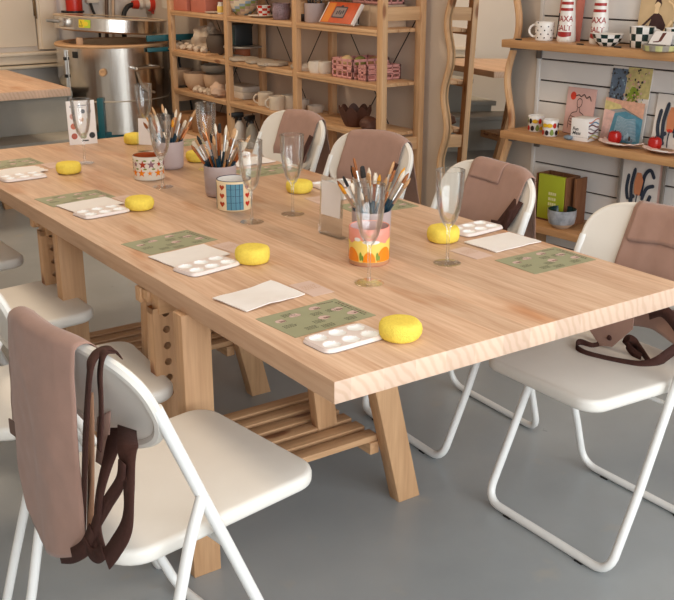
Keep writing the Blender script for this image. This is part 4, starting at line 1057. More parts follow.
# --- second shelf (level B)
simple('board', 'pale wooden drying board with shells in the first bay', 'board', MB().box(-.11, .11, -.33, .33, 0, .012, 0, .003), shelfpine['Y'], (SXF + .125, sp_(197, 'B', .12)[1], LV['B']))
shell = ceramic('white shell clay', (220, 200, 178), .8)
rr = random.Random(5)
for i in range(9):
    px = 177 + i * 3.4; p = sp_(px, 'B', .05 + .05 * (i % 2)); b = MB(); b.sphere((0, 0, .02), .026, 0, 2, (1, 1, .8), .5, i)
    on = ['first', 'second', 'third', 'fourth', 'fifth', 'sixth', 'seventh', 'eighth', 'ninth']
    simple('clay_shell', 'small white clay shell, %s from the left on the drying board' % on[i], 'shell', b, shell, (p[0], p[1], p[2] + .0115), i, 'white clay shells')
b = MB(); b.sphere((0, 0, .075), .10, 0, 3, (.8, 1.25, .80), .55, 3); b.sphere((0, -.06, .13), .055, 0, 3, (.8, 1, .9), .7, 8)
simple('plastic_bag', 'crumpled whitish plastic bag of clay on the second shelf, left bay', 'bag', b, mat('milky crumpled plastic', (206, 188, 168), .45, bump=.6, bscale=40), (SXF + .155, sp_(206, 'B', .15)[1], LV['B'] + .0115))
simple('bowl', 'dark grey rough bowl behind the crumpled bag beside the second post', 'bowl', MB().lathe([(0, 0), (.04, 0), (.07, .05), (.075, .10), (.06, .13), (.055, .13), (.068, .1), (.035, .01), (0, .01)], 20, wob=lambda a, j: 1 + .05 * math.sin(3 * a)), ceramic('dark grey rough clay', (92, 78, 68), .8), sp_(218, 'B', .13))
t = thing('banding_wheel', 'metal turntable on a terracotta base behind the second post', 'turntable', sp_(243, 'B', .15))
q = MB(); q.lathe([(0, 0), (.05, 0), (.05, .06), (.02, .065), (0, .065)], 24); q.build('base', ceramic('terracotta base', (170, 96, 60), .7), t)
q = MB(); q.lathe([(0, .065), (.125, .068), (.128, .074), (.125, .080), (0, .080)], 40); q.build('disc', mat('grey metal disc', (170, 164, 156), .35, .6), t)
p = sp_(239, 'B', .15)
t = thing('cube_box', 'black cube box standing on the metal turntable', 'box', (p[0], p[1], p[2] + .0805)); q = MB(); q.box(-.065, .065, -.075, .075, 0, .135, 0, .006); q.build('body', charcoal, t)
q = MB(); q.box(-.068, -.0655, -.065, .01, .01, .125, 0, .002); q.build('dark_green_front', ceramic('dark green dots', (36, 66, 66), .5, var=.4, scale=220), t)
for i in range(7):
    px = 234 + i * 7.2; p = sp_(px, 'B', .05 + .035 * ((i + 1) % 2)); b = MB()
    b.lathe([(0, 0), (.055, 0), (.062, .006), (.058, .02), (.03, .027), (0, .026)], 18, wob=lambda a, j: 1 + .09 * math.sin(5 * a + i), sy=1.25)
    simple('clay_dish', 'flat grey clay dish, %s from the left in the middle bay row' % ['first', 'second', 'third', 'fourth', 'fifth', 'sixth', 'seventh'][i], 'dish', b, greyc, (p[0], p[1], LV['B'] + (0 if i % 2 else .0)), i * .9, 'grey clay dishes in a row')
for i, (px, l) in enumerate(((300, 'grey clay dish just right of the third post'), (308, 'white clay flower dish lying beside the pink crates'), (316, 'white bisque ring pot beside the pink crates'), (325, 'white bisque cup nearest the pink crates'))):
    p = sp_(px, 'B', .06 + .03 * (i % 2)); b = MB()
    if i < 2: b.lathe([(0, 0), (.05, 0), (.06, .02), (.04, .04), (0, .045)], 18, wob=lambda a, j: 1 + .12 * math.sin(4 * a))
    else: b.lathe([(0, 0), (.035, 0), (.045, .03), (.04, .065), (.034, .065), (.036, .03), (0, .012)], 18, wob=lambda a, j: 1 + .06 * math.sin(3 * a))
    simple('clay_dish' if i < 2 else 'cup', l, 'dish' if i < 2 else 'cup', b, greyc if i == 0 else white_c, p, i)
# --- third shelf (level C)
def bowl(label, p, r, h, m, group=None): return simple('bowl', label, 'bowl', MB().lathe([(0, 0), (r * .55, 0), (r * .85, h * .3), (r, h * .75), (r * .98, h), (r * .93, h), (r * .94, h * .75), (r * .5, h * .12), (0, h * .1)], 32), m, p, 0, group)
bA = sp_(181, 'C', .14); bB = sp_(198, 'C', .11); bC = sp_(216, 'C', .17)
bowl('buff clay bowl, left of the three on the third shelf', bA, .085, .115, clay, 'buff clay bowls'); bowl('buff clay bowl in front in the middle of three', (bB[0], bB[1], bB[2]), .098, .118, clay, 'buff clay bowls'); bowl('buff clay bowl at the right of the three, partly behind shells', bC, .085, .12, clay, 'buff clay bowls')
bowl('shallow grey bowl stacked on top of the buff bowls', ((bC[0] + .015), (bB[1] + bC[1]) / 2 - .03, LV['C'] + .119), .095, .06, ceramic('pale grey glaze', (186, 172, 154), .5))
for i in range(12):
    px = 197 + (i % 6) * 4.4 + (i // 6) * 2; p = sp_(px, 'C', .035 + .04 * (i // 6)); b = MB(); b.sphere((0, 0, .018), .021 + .006 * (i % 3 == 0), 0, 2, (1, 1, .85), .5, i + 20)
    simple('clay_shell', 'small whitish clay shell, %s from the left in the %s row below the buff bowls' % (['first', 'second', 'third', 'fourth', 'fifth', 'sixth'][i % 6], 'back' if i // 6 else 'front'), 'shell', b, shell, (p[0], p[1], p[2]), i, 'shells on the third shelf')
b = MB(); b.sphere((0, 0, .045), .05, 0, 3, (1, 1, .95), .5, 44); simple('clay_lump', 'pinkish clay lump on the third shelf just left of the second post', 'clay', b, ceramic('pinkish clay', (210, 176, 150), .8), sp_(218.5, 'C', .03))
simple('board', 'thin pale board at the left end of the third shelf', 'board', MB().box(-.10, .10, -.14, .14, 0, .012, 0, .002), shelfpine['Y'], (SXF + .11, sp_(186, 'C', .1)[1] + .20, LV['C'])) if False else None
p = sp_(243, 'C', .19)
simple('box', 'flat white box lying on the third shelf, lower of two', 'box', MB().box(-.075, .075, -.14, .14, 0, .04, 0, .003), white_c, p); simple('box', 'flat white box stacked upper of two on the third shelf', 'box', MB().box(-.07, .07, -.12, .12, 0, .035, 0, .003), mat('greyish white board', (206, 196, 184), .6), (p[0], p[1], p[2] + .0405))
for i, (px, dx, l) in enumerate(((266, .10, 'left'), (277, .06, 'middle'), (289, .15, 'right'))):
    mug_with('mug', 'plain greige mug on the third shelf, %s of three' % l, *sp_(px, 'C', dx)[:2], .050, .082, 0, [], [ceramic('greige glaze %d' % i, (214, 196, 174), .5)], z=LV['C'], hang=rad(150 + 20 * i), cat='mug', group='plain mugs on the shelf')
for i, (px, dx, l) in enumerate(((301, .20, 'white pot behind the third post, left of two'), (316, .2, 'white pot on the third shelf, right of two'))):
    simple('pot', l, 'pot', MB().lathe([(0, 0), (.04, 0), (.05, .02), (.052, .06 - .02 * i), (.046, .06 - .02 * i), (.04, .012), (0, .01)], 24), white_c, sp_(px, 'C', dx))
# crown bowl
q = MB(); NB = 40
def crown(u, v, rin=0):
    a = 2 * PI * u; top = .085 + .028 * abs(math.sin(a * 4.5)) ; z = v * top; r = .052 + .040 * (v ** .7) - rin; return (r * math.cos(a), r * math.sin(a), max(z, .0 if not rin else .008))
q.grid(lambda u, v: crown(u, v), 72, 8, closeu=True); q.grid(lambda u, v: crown(1 - u, v, .007), 72, 8, closeu=True); q.grid(lambda u, v: [a + (b_ - a) * v for a, b_ in zip(crown(u, 1), crown(u, 1, .007))], 72, 1, closeu=True)
q.poly([crown(i / 72, 0) for i in range(72)][::-1]); q.poly([crown(i / 72, 0, .007) for i in range(72)])
simple('bowl', 'dark brown bowl with a scalloped crown rim on the third shelf', 'bowl', q, brownc, sp_(355, 'C', .09))
b = MB(); b.sphere((0, 0, .038), .05, 0, 3, (1, 1.2, .8), .25, 61); simple('clay_lump', 'dark brown clay lump beside the fourth post, right of the crown bowl', 'clay', b, brownc, sp_(369.5, 'C', .05))
# --- lowest shelf (level D)
for i, (px, dx, l) in enumerate(((240, .06, 'white spray bottle with black trigger, left of two on the low shelf'), (252, .06, 'grey spray bottle with black trigger, right of two on the low shelf'))):
    t = thing('spray_bottle', l, 'spray bottle', sp_(px, 'D', dx), rad(180 + 40 * i - 20), 'spray bottles')
    q = MB(); q.lathe([(0, 0), (.036, 0), (.039, .006), (.039, .10), (.030, .135), (.015, .155), (.015, .165), (0, .165)], 24); q.build('bottle', ceramic('bottle %d' % i, (214, 206, 198) if i == 0 else (150, 142, 128), .4), t)
    q = MB(); q.lathe([(0, .163), (.018, .163), (.018, .182), (0, .182)], 16); q.box(-.03, .055, -.011, .011, .182, .214, 0, .006); q.box(.055, .066, -.007, .007, .196, .21, 0, .002); q.tube([(.03, 0, .184), (.045, 0, .165), (.042, 0, .145)], .005, 8); q.build('trigger_head', black, t)
kraft = mat('kraft brown cardboard', (170, 124, 84), .8)
for i, (px, dx, sz, l) in enumerate(((193, .15, (.2, .26, .10), 'kraft brown cardboard box, left one on the low shelf'), (213, .14, (.2, .24, .13), 'kraft brown cardboard box, right one on the low shelf'))):
    simple('cardboard_box', l, 'box', MB().box(-sz[0] / 2, sz[0] / 2, -sz[1] / 2, sz[1] / 2, 0, sz[2], 0, .003), kraft, sp_(px, 'D', dx), 0, 'kraft boxes')
simple('tray', 'pale tray lying on the low shelf behind the far brush cup', 'tray', MB().box(-.1, .1, -.13, .13, 0, .03, 0, .006), cream, sp_(182, 'D', .13) if False else (SXF + .13, sp_(193, 'D', .15)[1] + .29, LV['D']))

# ------------------------------------------------------------------ kiln in the corner
KX, KY, KR = 2.96, 7.16, .395
t = thing('kiln', 'round stainless steel kiln with its lid raised, on a teal stand', 'kiln', (KX, KY, 0))
q = MB(); q.lathe([(KR - .05, .26), (KR, .26), (KR, .835), (KR - .05, .835)], 96); q.build('body', steel, t)
rimm_ = mat('tan firebrick rim', (206, 164, 122), .8, bump=.2)
q = MB(); q.lathe([(KR - .09, .60), (KR - .09, .855), (KR + .006, .855), (KR + .012, .845), (KR + .006, .834), (KR - .04, .834)], 96); q.lathe([(0, .60), (KR - .09, .60)], 48); q.build('firebrick_rim', rimm_, t)
tm = Matrix.Translation((KR + .02, .0, .905)) @ Matrix.Rotation(rad(4.2), 4, 'Y') @ Matrix.Translation((-KR - .02, 0, -.0))
q = MB(); q.lathe([(KR - .02, 0), (KR + .005, .0), (KR + .005, .085), (KR - .02, .088), (0, .09)], 96, M=tm); lid = q.build('lid', steel, t)
q = MB(); q.lathe([(0, -.004), (KR - .06, -.012), (KR - .02, .0)], 64, M=tm); q.build('lid_brick', rimm_, lid)
q = MB(); q.lathe([(KR + .006, .083), (KR + .010, .09), (KR - .02, .094), (KR - .03, .09)], 96, M=tm); q.build('lid_trim', mat('cream lid trim', (214, 190, 160), .5), lid)
ca = lambda px: math.atan2(at(px, 60, Y=KY - .3).y - KY, at(px, 60, Y=KY - .3).x - KX)
def kp(ang, z, r=KR): return Vector((r * math.cos(ang), r * math.sin(ang), z))
# angle seen at a photo column on the drum's near side
def kang(px):
    best = None
    for i in range(720):
        a = 2 * PI * i / 720; p = Vector((KX, KY, .7)) + kp(a, 0); rel = p - CAM
        if (kp(a, 0)).dot(Vector((CAM.x - KX, CAM.y - KY, 0))) < 0: continue
        u = CX + FPX * rel.dot(_right) / rel.dot(_fwd)
        if best is None or abs(u - px) < best[0]: best = (abs(u - px), a)
    return best[1]
def kmat(a, z, off=0): return Matrix.Translation(kp(a, z, KR + off)) @ Matrix.Rotation(a, 4, 'Z')
q = MB(); q.lathe([(.022, 0), (.026, .004), (.026, .03), (.018, .034), (.012, .03), (0, .03)], 20, M=kmat(kang(103), .675) @ Matrix.Rotation(PI / 2, 4, 'Y')); q.build('peephole_plug', rimm_, t)
a = kang(133); q = MB(); q.tube([kp(a, .70, KR), kp(a, .70, KR + .05), kp(a + .02, .70, KR + .06), kp(a + .42, .70, KR + .06), kp(a + .44, .70, KR)], .009, 10); q.build('handle', silver, t)
q = MB(); q.tube([kp(a + .06, .67, KR + .01), kp(a + .10, .60, KR + .03), kp(a + .2, .54, KR + .04), kp(a + .36, .52, KR + .03)], .010, 8); q.build('hose', mat('grey hose', (150, 128, 106), .6), t)
q = MB(); q.tube([kp(2 * PI * i / 72, .47, KR + .004) for i in range(72)], .004, 6, closed=True); q.build('band', mat('pale strap band', (200, 186, 168), .4, .5), t)
q = MB(); q.tube([kp(kang(67) + .0, z_, KR + .006) for z_ in (.28, .82)], .012, 8); q.build('seam_latch', silver, t)
for k in range(4):
    q = MB(); a = kang(67); q.box(-.004, .012, -.012, .012, -.012, .012, 0, .003, kmat(a, .40 + .12 * k, .008)); q.build('latch', black, t)
q = MB(); q.box(0, .004, -.022, .022, -.022, .022, 0, .001, kmat(kang(76), .79, .0)); q.build('rating_plate', black, t)
# lid label: yellow-green warning stickers
la = kang(86)
def lidp(da, v, r=KR + .0065): 
    p = tm @ Vector((r * math.cos(la + da), r * math.sin(la + da), v)); return p
def lidpoly(pts, m, mb, r): mb.poly([lidp(p_[0], p_[1], r) for p_ in pts], m)
q = MB()
for k in range(8):
    lidpoly([(-.08 + .0275 * k, .018), (-.0525 + .0275 * k, .018), (-.0525 + .0275 * k, .072), (-.08 + .0275 * k, .072)], 0 if k < 4 else 1, q, KR + .0068)
lidpoly([(-.07, .026), (.0, .026), (-.035, .066)], 2, q, KR + .0076); lidpoly([(-.058, .031), (-.012, .031), (-.035, .058)], 0, q, KR + .0084)
lidpoly([(.03 + .035 * math.cos(c_) * 1.2 + .03, .045 + .016 * math.sin(c_)) for c_ in [2 * PI * i / 14 for i in range(14)]], 0, q, KR + .0076)
q.build('warning_sticker', [mat('yellow sticker', (226, 200, 52), .5), mat('lime sticker', (176, 200, 60), .5), black], lid, smooth=False)
q = MB(); a = kang(70); q.box(-.01, .05, -.03, .03, -.03, .03, 0, .008, tm @ Matrix.Translation(kp(a, .045, KR)) @ Matrix.Rotation(a, 4, 'Z')); q.tube([tm @ kp(a - .06, .05, KR + .04), tm @ kp(a - .12, .052, KR + .13)], [.016, .010], 10); q.build('lid_latch', silver, lid)
q = MB(); q.box(-.02, .02, -.014, .014, .855, .905, 0, .003, Matrix.Translation(kp(kang(77), 0, KR - .05))); q.build('lid_prop', clay, t)
# teal hinge arms and stand
q = MB(); q.box(.10, .70, -KR - .012, -KR + .012, .872, .915, 0, .004); q.box(.10, .34, -KR - .012, -KR + .010, .80, .83, 0, .004)
q.lathe([(0, -.02), (.05, -.02), (.05, .02), (0, .02)], 20, M=Matrix.Translation((.70, -KR + .0, .87)) @ Matrix.Rotation(PI / 2, 4, 'X')); q.build('hinge_arm', teal, t)
a = kang(98.5)
for k in range(4):
    an = a + k * PI / 2; q = MB(); q.box(0, .035, -.022, .022, 0, .50 if k == 0 else .28, 0, .003, Matrix.Translation(kp(an, 0, KR + .004)) @ Matrix.Rotation(an, 4, 'Z')); q.build('leg', teal, t)
q = MB()
for k in range(4):
    p0, p1 = kp(a + k * PI / 2, .235, KR + .02), kp(a + (k + 1) * PI / 2, .235, KR + .02); q.beam(p0, p1, .03, .05)
q.build('stand_frame', teal, t)
q = MB(); q.lathe([(0, .236), (KR - .01, .236), (KR - .01, .262), (0, .262)], 64); q.build('floor_plate', steel, t)
# things on the far wall beside the kiln
fx = at(74.5, 10, Y=YF - .09)
t = thing('fire_extinguisher', 'red fire extinguisher hanging on the far wall above the kiln', 'fire extinguisher', (fx.x, YF - .09, .93))
q = MB(); q.lathe([(0, 0), (.055, 0), (.062, .012), (.062, .34), (.03, .39), (.02, .40), (0, .40)], 28); q.build('cylinder', mat('red enamel', (190, 40, 26), .35), t)
q = MB(); q.lathe([(.063, .105), (.0645, .107), (.0645, .120), (.063, .122)], 28); q.box(-.075, .075, -.004, .088, .106, .120, 0, .002); q.build('strap', black, t)
q = MB(); q.lathe([(0, .40), (.018, .40), (.018, .44), (0, .44)], 14); q.box(-.012, .012, -.09, .03, .44, .462, 0, .003); q.build('valve', black, t)
cx_ = at(92, 5, Y=YF - .02)
t = thing('electric_socket', 'cream wall socket with a black cable above the kiln lid', 'socket', (cx_.x, YF - .02, 1.10)); q = MB(); q.box(-.05, .05, -.03, .018, 0, .09, 0, .006); q.build('box', cream, t)
q = MB(); q.tube(smoothpath([(-.02, -.02, .0), (-.01, -.04, -.06), (.02, -.05, -.15), (.03, -.04, -.25), (.02, -.03, -.4)], 5), .010, 8); q.build('cable', rubber, t)
gx = at(157, 5, Y=YF - .03)
t = thing('switch_box', 'grey electrical box on the far wall left of the shelving', 'electrical box', (gx.x + .04, YF - .04, 1.005)); q = MB(); q.box(-.13, .13, -.06, .038, 0, .36, 0, .006); q.build('housing', mat('grey box plastic', (186, 170, 152), .5), t)
q = MB(); q.box(-.118, -.10, -.066, -.06, .02, .34, 0, .002); q.build('cover_edge', black, t)
hx = at(145, 8, Y=YF - .12)
t = thing('power_plug', 'red and white industrial plug with a thick black hose above the kiln', 'plug', (hx.x, YF - .12, 1.085))
rp = mat('red plug plastic', (214, 60, 40), .4); wp = mat('white plug plastic', (220, 208, 196), .4)
mz = Matrix.Rotation(PI / 2, 4, 'Y')
q = MB(); q.lathe([(0, -.105), (.03, -.105), (.036, -.06), (.03, -.055)], 20, M=mz); q.build('grip', rp, t)
q = MB(); q.lathe([(.028, -.055), (.040, -.03), (.030, 0), (.042, .03)], 20, M=mz); q.build('collar', wp, t)
q = MB(); q.lathe([(.042, .03), (.056, .035), (.056, .085), (.04, .10), (0, .10)], 20, M=mz); q.box(.06, .10, -.02, .08, -.075, -.05, 0, .004); q.build('socket', rp, t)
q = MB(); q.tube(smoothpath([(-.10, 0, 0), (-.15, -.0, -.02), (-.19, -.01, -.09), (-.195, -.015, -.22), (-.19, -.02, -.30)], 6), .019, 10); q.build('hose', rubber, t)
t = thing('broom', 'dark broom handles leaning on the far wall above the kiln', 'broom', (at(100, 17, Y=YF - .15).x + .05, YF - .15, 0))
q = MB(); q.beam((-.06, -.02, .20), (.09, .13, 1.45), .024, .024, 0, .004); q.build('handle', mat('dark wood handle', (86, 62, 48), .5), t)
q = MB(); q.beam((-.01, -.03, .20), (.14, .12, 1.45), .020, .020, 0, .004); q.build('second_handle', mat('pale handle', (196, 168, 140), .5), t)
q = MB(); q.box(-.16, .08, -.05, .0, 0, .20, 0, .01); q.build('brush_head', mat('dark bristle head', (60, 46, 38), .9), t)
for i, (px, l) in enumerate(((157, 'black cable hanging beside the first shelf post'),)):
    t_ = MB(); q0 = Vector((3.40, 7.20, 0)); t_.tube(smoothpath([(0, 0, .85), (-.05, -.06, .7), (.0, -.08, .5), (.04, -.05, .3), (.02, 0, .02)], 6), .008, 8)
    o = t_.build('cable', rubber); o.location = (3.43, 6.98, 0); tag(o, l, 'cable')

# ------------------------------------------------------------------ wavy mirror leaning on the wall
MX = 3.44
mirr, ntm, Nm, Lm, bm_ = new_mat('mirror glass')
bm_.inputs['Metallic'].default_value = 1; bm_.inputs['Roughness'].default_value = .01
nz = Nm.new('ShaderNodeTexNoise'); nz.inputs['Scale'].default_value = 2; crm = Nm.new('ShaderNodeValToRGB'); crm.color_ramp.elements[0].color = (.80, .80, .79, 1); crm.color_ramp.elements[1].color = (.84, .84, .83, 1)
Lm.new(nz.outputs['Fac'], crm.inputs[0]); Lm.new(crm.outputs[0], bm_.inputs['Base Color'])
YA, YBm = 4.02, 3.505; zc = lambda z: .035 * (1.5 - z) / 1.5
def yl(z): return YA + .023 * math.cos((z - 1.13) / .36 * 2 * PI)
def yr(z): return YBm - .028 * math.cos((z - 1.14) / .46 * 2 * PI)
H = 1.72; ns = 60
t = thing('mirror', 'tall mirror in a wavy wooden frame leaning on the wall right of the shelving', 'mirror', (MX, 3.765, 0), rad(-5))
mloc = lambda y, z, off=0: (zc(z) * -1.0 + off + .03, y - 3.765, z)
q = MB(); q.grid(lambda u, v: mloc(yl(.02 + (H - .04) * v) + (yr(.02 + (H - .04) * v) - yl(.02 + (H - .04) * v)) * u, .02 + (H - .04) * v), 1, 1) if False else None
P_ = [mloc(yl(.02 + (H - .04) * i / ns), .02 + (H - .04) * i / ns) for i in range(ns + 1)]; Q_ = [mloc(yr(.02 + (H - .04) * i / ns), .02 + (H - .04) * i / ns) for i in range(ns + 1)]
q = MB()
for i in range(ns): q.poly([P_[i], Q_[i], Q_[i + 1], P_[i + 1]])
q.build('glass', mirr, t, dbl=1e-5, smooth=False)
fr = [Vector(mloc(yl(.015 + (H - .03) * i / ns), .015 + (H - .03) * i / ns, -.006)) for i in range(ns + 1)]; gr_ = [Vector(mloc(yr(.015 + (H - .03) * i / ns), .015 + (H - .03) * i / ns, -.006)) for i in range(ns + 1)]
q = MB(); path = fr + [Vector((fr[-1].x, (fr[-1].y + gr_[-1].y) / 2, H + .0))] + gr_[::-1] + [Vector((fr[0].x, (fr[0].y + gr_[0].y) / 2, .015))]
q.tube(path, .0165, 8, closed=True); q.build('frame', shelfpine['Z'], t)

# ------------------------------------------------------------------ ledges on the slatted wall and what they carry
def ledge(label, px_l, ztop, length, dep=.22, th=.034, a_l=None):
    a = a_l; o = slat(a, 0, 0)
    t = thing('wall_shelf', label, 'shelf', (o.x, o.y, ztop), math.atan2(su.y, su.x), 'oak ledges on the slatted wall')
    # local +x along the wall, -y... out of the wall is +y rotated: check sign
    sg = 1 if (Matrix.Rotation(math.atan2(su.y, su.x), 3, 'Z') @ Vector((0, 1, 0))).dot(sn) > 0 else -1
    q = MB(); q.box(0, length, min(sg * .004, sg * dep), max(sg * .004, sg * dep), -th, 0, 0, .003); q.build('board', wood('oak ledge wood', (206, 160, 112), (172, 124, 82), 'X', .5, 20, knots=False), t)
    for x in (.035, .88):
        q = MB(); y0, y1 = sorted((sg * .004, sg * (dep - .02))); q.box(x, x + .03, y0, y1, -th - .012, -th - .001, 0, .002); y0, y1 = sorted((sg * .003, sg * .012)); q.box(x, x + .03, y0, y1, -th - .06, -th - .001, 0, .002); q.build('bracket', mat('grey steel bracket', (118, 112, 108), .4, .6), t)
    return t
AL = -slat_at(501.5, 40, .22)[0]
aU = slat_at(501.5, 40, .22)[0]; aLw = slat_at(500, 130, .22)[0]
ZU, ZL = 1.088, .678
ledge('oak ledge upper on the slatted wall, carrying checked pottery', 0, ZU, 2.6, a_l=aU); ledge('oak ledge lower on the slatted wall, carrying prints and fruit cups', 0, ZL, 2.6, a_l=aLw)
def sl_(px, off, z):
    """point above a ledge: photo column, distance out of the wall, height"""
    lo, hi = -.4, 3.0
    for _ in range(40):
        a = (lo + hi) / 2; rel = slat(a, off, z) - CAM; u = CX + FPX * rel.dot(_right) / rel.dot(_fwd)
        if u < px: lo = a
        else: hi = a
    return slat((lo + hi) / 2, off, z)
WR = math.atan2(su.y, su.x)       # local x along the wall (towards the camera)
# dotted mug
p = sl_(544, .12, ZU); fa = facing(p.x, p.y); S = []
rr = random.Random(9)
for k in range(22): S.append((fa - 1.5 + .75 * (k % 5) + (.37 if (k // 5) % 2 else 0), .014 + .016 * (k // 5), circ(.0032, 8), 1))
mug_with('mug', 'white mug with small black dots at the left end of the upper ledge', p.x, p.y, .043, .080, 0, S, [clear_white, g_blk], z=ZU, hang=fa + PI / 2 * -1 - .2, taper=.92)
# salt bottles
def bottle(label, px, off, yaw):
    p = sl_(px, off, ZU); fa = facing(p.x, p.y); t = thing('salt_bottle', label, 'bottle', (p.x, p.y, ZU), 0, 'salt bottles on the upper ledge')
    prof = [(0, 0), (.038, 0), (.041, .005), (.041, .012), (.0385, .05), (.033, .12), (.0285, .17), (.026, .20), (.022, .225), (.0, .235)]
    def rad_at(z):
        for (r0, z0), (r1, z1) in zip(prof[2:], prof[3:]):
            if z0 <= z <= z1: return r0 + (r1 - r0) * (z - z0) / (z1 - z0)
        return .041
    q = MB(); q.lathe(prof, 40); t0 = t; t = q.build('body', clear_white, t)
    q = MB(); pa = fa - .40 + yaw
    def wrapp(x, z, e=.0007): r = rad_at(z) + e; an = pa + x / r; return (r * math.cos(an), r * math.sin(an), z)
    q.text('SAXA', .040, lambda u, v: wrapp(u * .80, .088 + v * .85), 0, bold=.0006); q.text('SALT', .038, lambda u, v: wrapp(u * .82, .050 + v * .85), 0, bold=.0006)
    q.build('lettering', ceramic('deep red print', (156, 30, 24), .4), t, smooth=False)
    q = MB()
    for z0, z1 in ((.028, .044), (.132, .144), (.158, .17), (.188, .21)):
        n = 14
        for i in range(n):
            x0, x1 = -.036 + .072 * i / n, -.036 + .072 * (i + 1) / n; b_ = .006 * math.sin(PI * i / n) if z0 < .03 else 0; b2 = .006 * math.sin(PI * (i + 1) / n) if z0 < .03 else 0
            q.poly([wrapp(x0, z0 - b_), wrapp(x1, z0 - b2), wrapp(x1, z1), wrapp(x0, z1)])
    q.build('red_band', ceramic('deep red band', (160, 30, 24), .4), t, smooth=False)
    q = MB(); q.lathe([(.023, .222), (.025, .225), (.024, .25), (0, .256)], 24); q.build('cap', ceramic('red cap', (170, 36, 28), .4), t0)
bottle('white bottle with red salt lettering beside the dotted mug', 566, .10, 0); bottle('white bottle with red salt lettering behind the checked bowl', 598.5, .085, 0)
# prints
def print_on(name, label, px, off, z, w, h, lean, base, mats, draw, yaw=0, frame=None, cat='print'):
    p = sl_(px, off, z); t = thing(name, label, cat, (p.x, p.y, z), WR + yaw)
    sg = 1 if (Matrix.Rotation(WR, 3, 'Z') @ Vector((0, 1, 0))).dot(sn) > 0 else -1
    f = lambda u, v, e=0: (u, sg * (-v * lean + e), v)
    q = MB(); q.prism([(-w / 2, 0), (w / 2, 0), (w / 2, h), (-w / 2, h)], lambda u, v, w_: f(u, v, w_), .004)
    q.build('panel', base, t)
    q = MB(); k = [0]
    def shape(pts, m):
        k[0] += 1; q.poly([f(u * w - w / 2, v * h, .0046 + .00012 * k[0]) for u, v in pts], m)
    draw(shape); q.build('artwork', mats, t, smooth=False)
    if frame:
        q = MB(); fw = .012
        for a_ in ((-w / 2 - fw, w / 2 + fw, -fw, 0), (-w / 2 - fw, w / 2 + fw, h, h + fw), (-w / 2 - fw, -w / 2, 0, h), (w / 2, w / 2 + fw, 0, h)):
            q.prism([(a_[0], a_[2] + fw), (a_[1], a_[2] + fw), (a_[1], a_[3] + fw), (a_[0], a_[3] + fw)], lambda u, v, w_: f(u, v - fw * 0, -.002 + w_ - 0), .014)
        q.build('frame', frame, t)
    return t
def stroke(pts, wd, asp=1.0):
    P = [Vector((a, b_, 0)) for a, b_ in pts]; P = smoothpath(P, 5); l, r = [], []
    for i, p in enumerate(P):
        d = (P[min(i + 1, len(P) - 1)] - P[max(i - 1, 0)]).normalized(); n = Vector((-d.y, d.x, 0)); e = wd * (1 if 0 < i < len(P) - 1 else .5)
        l.append((p.x + n.x * e, p.y + n.y * e * asp)); r.append((p.x - n.x * e, p.y - n.y * e * asp))
    return l + r[::-1]
def strk(s, pts, wd, m, asp=1.0):
    c = stroke(pts, wd, asp); n = len(c) // 2
    for i in range(n - 1): s([c[i], c[i + 1], c[2 * n - 2 - i], c[2 * n - 1 - i]], m)
ink = mat('dark brown ink', (62, 40, 38), .6); pinkpaper = mat('dusty pink print paper', (214, 172, 164), .7); redf = mat('red flower ink', (206, 56, 34), .6); tanp = mat('tan print paper', (206, 178, 138), .7); plumi = mat('plum black ink', (58, 28, 30), .6); skin = mat('cream ink', (236, 206, 162), .6)
salm = mat('salmon print paper', (206, 126, 112), .7); whitep = mat('white print paper', (226, 218, 210), .7); navyi = mat('dark slate blue ink', (44, 54, 70), .6); oranf = mat('orange pink petal ink', (206, 132, 92), .6)
def salmon(s): s([(.3, .1), (.62, .1), (.7, .8), (.5, .95), (.36, .7)], 0); s([(0, .05), (.22, .05), (.2, .4), (0, .45)], 1)
print_on('print', 'salmon pink print standing behind the first salt bottle', 568, .035, ZU, .13, .26, .10, salm, [mat('mauve print shape', (178, 140, 118), .7), mat('black print shape', (50, 44, 46), .7)], salmon)
def dancer(s):
    s([(.28, .1), (.74, .1), (.80, .42), (.66, .58), (.5, .66), (.40, .6), (.30, .3)], 0); s([(.44, .62), (.55, .62), (.56, .72), (.44, .72)], 1); s(circ(.085, 14, 1, .8, .50, .78), 1); s([(.42, .80), (.46, .88), (.58, .88), (.62, .80), (.58, .72), (.60, .80), (.5, .84)], 0); s([(.42, .78), (.5, .86), (.6, .8), (.58, .9), (.47, .92)], 0)
    strk(s, [(.42, .58), (.26, .46), (.12, .34), (.30, .38)], .025, 0); strk(s, [(.70, .2), (.86, .36), (.98, .50)], .035, 1); strk(s, [(.80, .86), (.94, .80), (1.0, .70)], .018, 1)
    for k in range(7): s(circ(.022, 8, 1, .8, .36 + .05 * k, .97 - .012 * abs(k - 3)), 0)
print_on('print', 'tan print of a dark dressed dancer standing on the upper ledge', 652, .04, ZU, .165, .215, .10, tanp, [plumi, skin], dancer)
def lady(s):
    s(circ(.10, 12, 1, .9, .22, .82), 0); strk(s, [(.30, .82), (.42, .85), (.5, .82), (.6, .87), (.7, .8), (.8, .84), (.88, .74)], .012, 1)
    strk(s, [(.42, .62), (.40, .72), (.48, .78), (.57, .74), (.57, .64), (.49, .58), (.42, .62)], .009, 1); strk(s, [(.45, .58), (.44, .5), (.28, .45), (.20, .3), (.20, .12)], .009, 1); strk(s, [(.54, .58), (.56, .5), (.70, .44), (.78, .3), (.80, .12)], .009, 1)
    for k in range(4): strk(s, [(.24, .40 - .06 * k), (.5, .37 - .06 * k), (.76, .40 - .06 * k)], .007, 1)
    s([(.08, .02), (.5, .0), (.5, .012), (.08, .032)], 1)
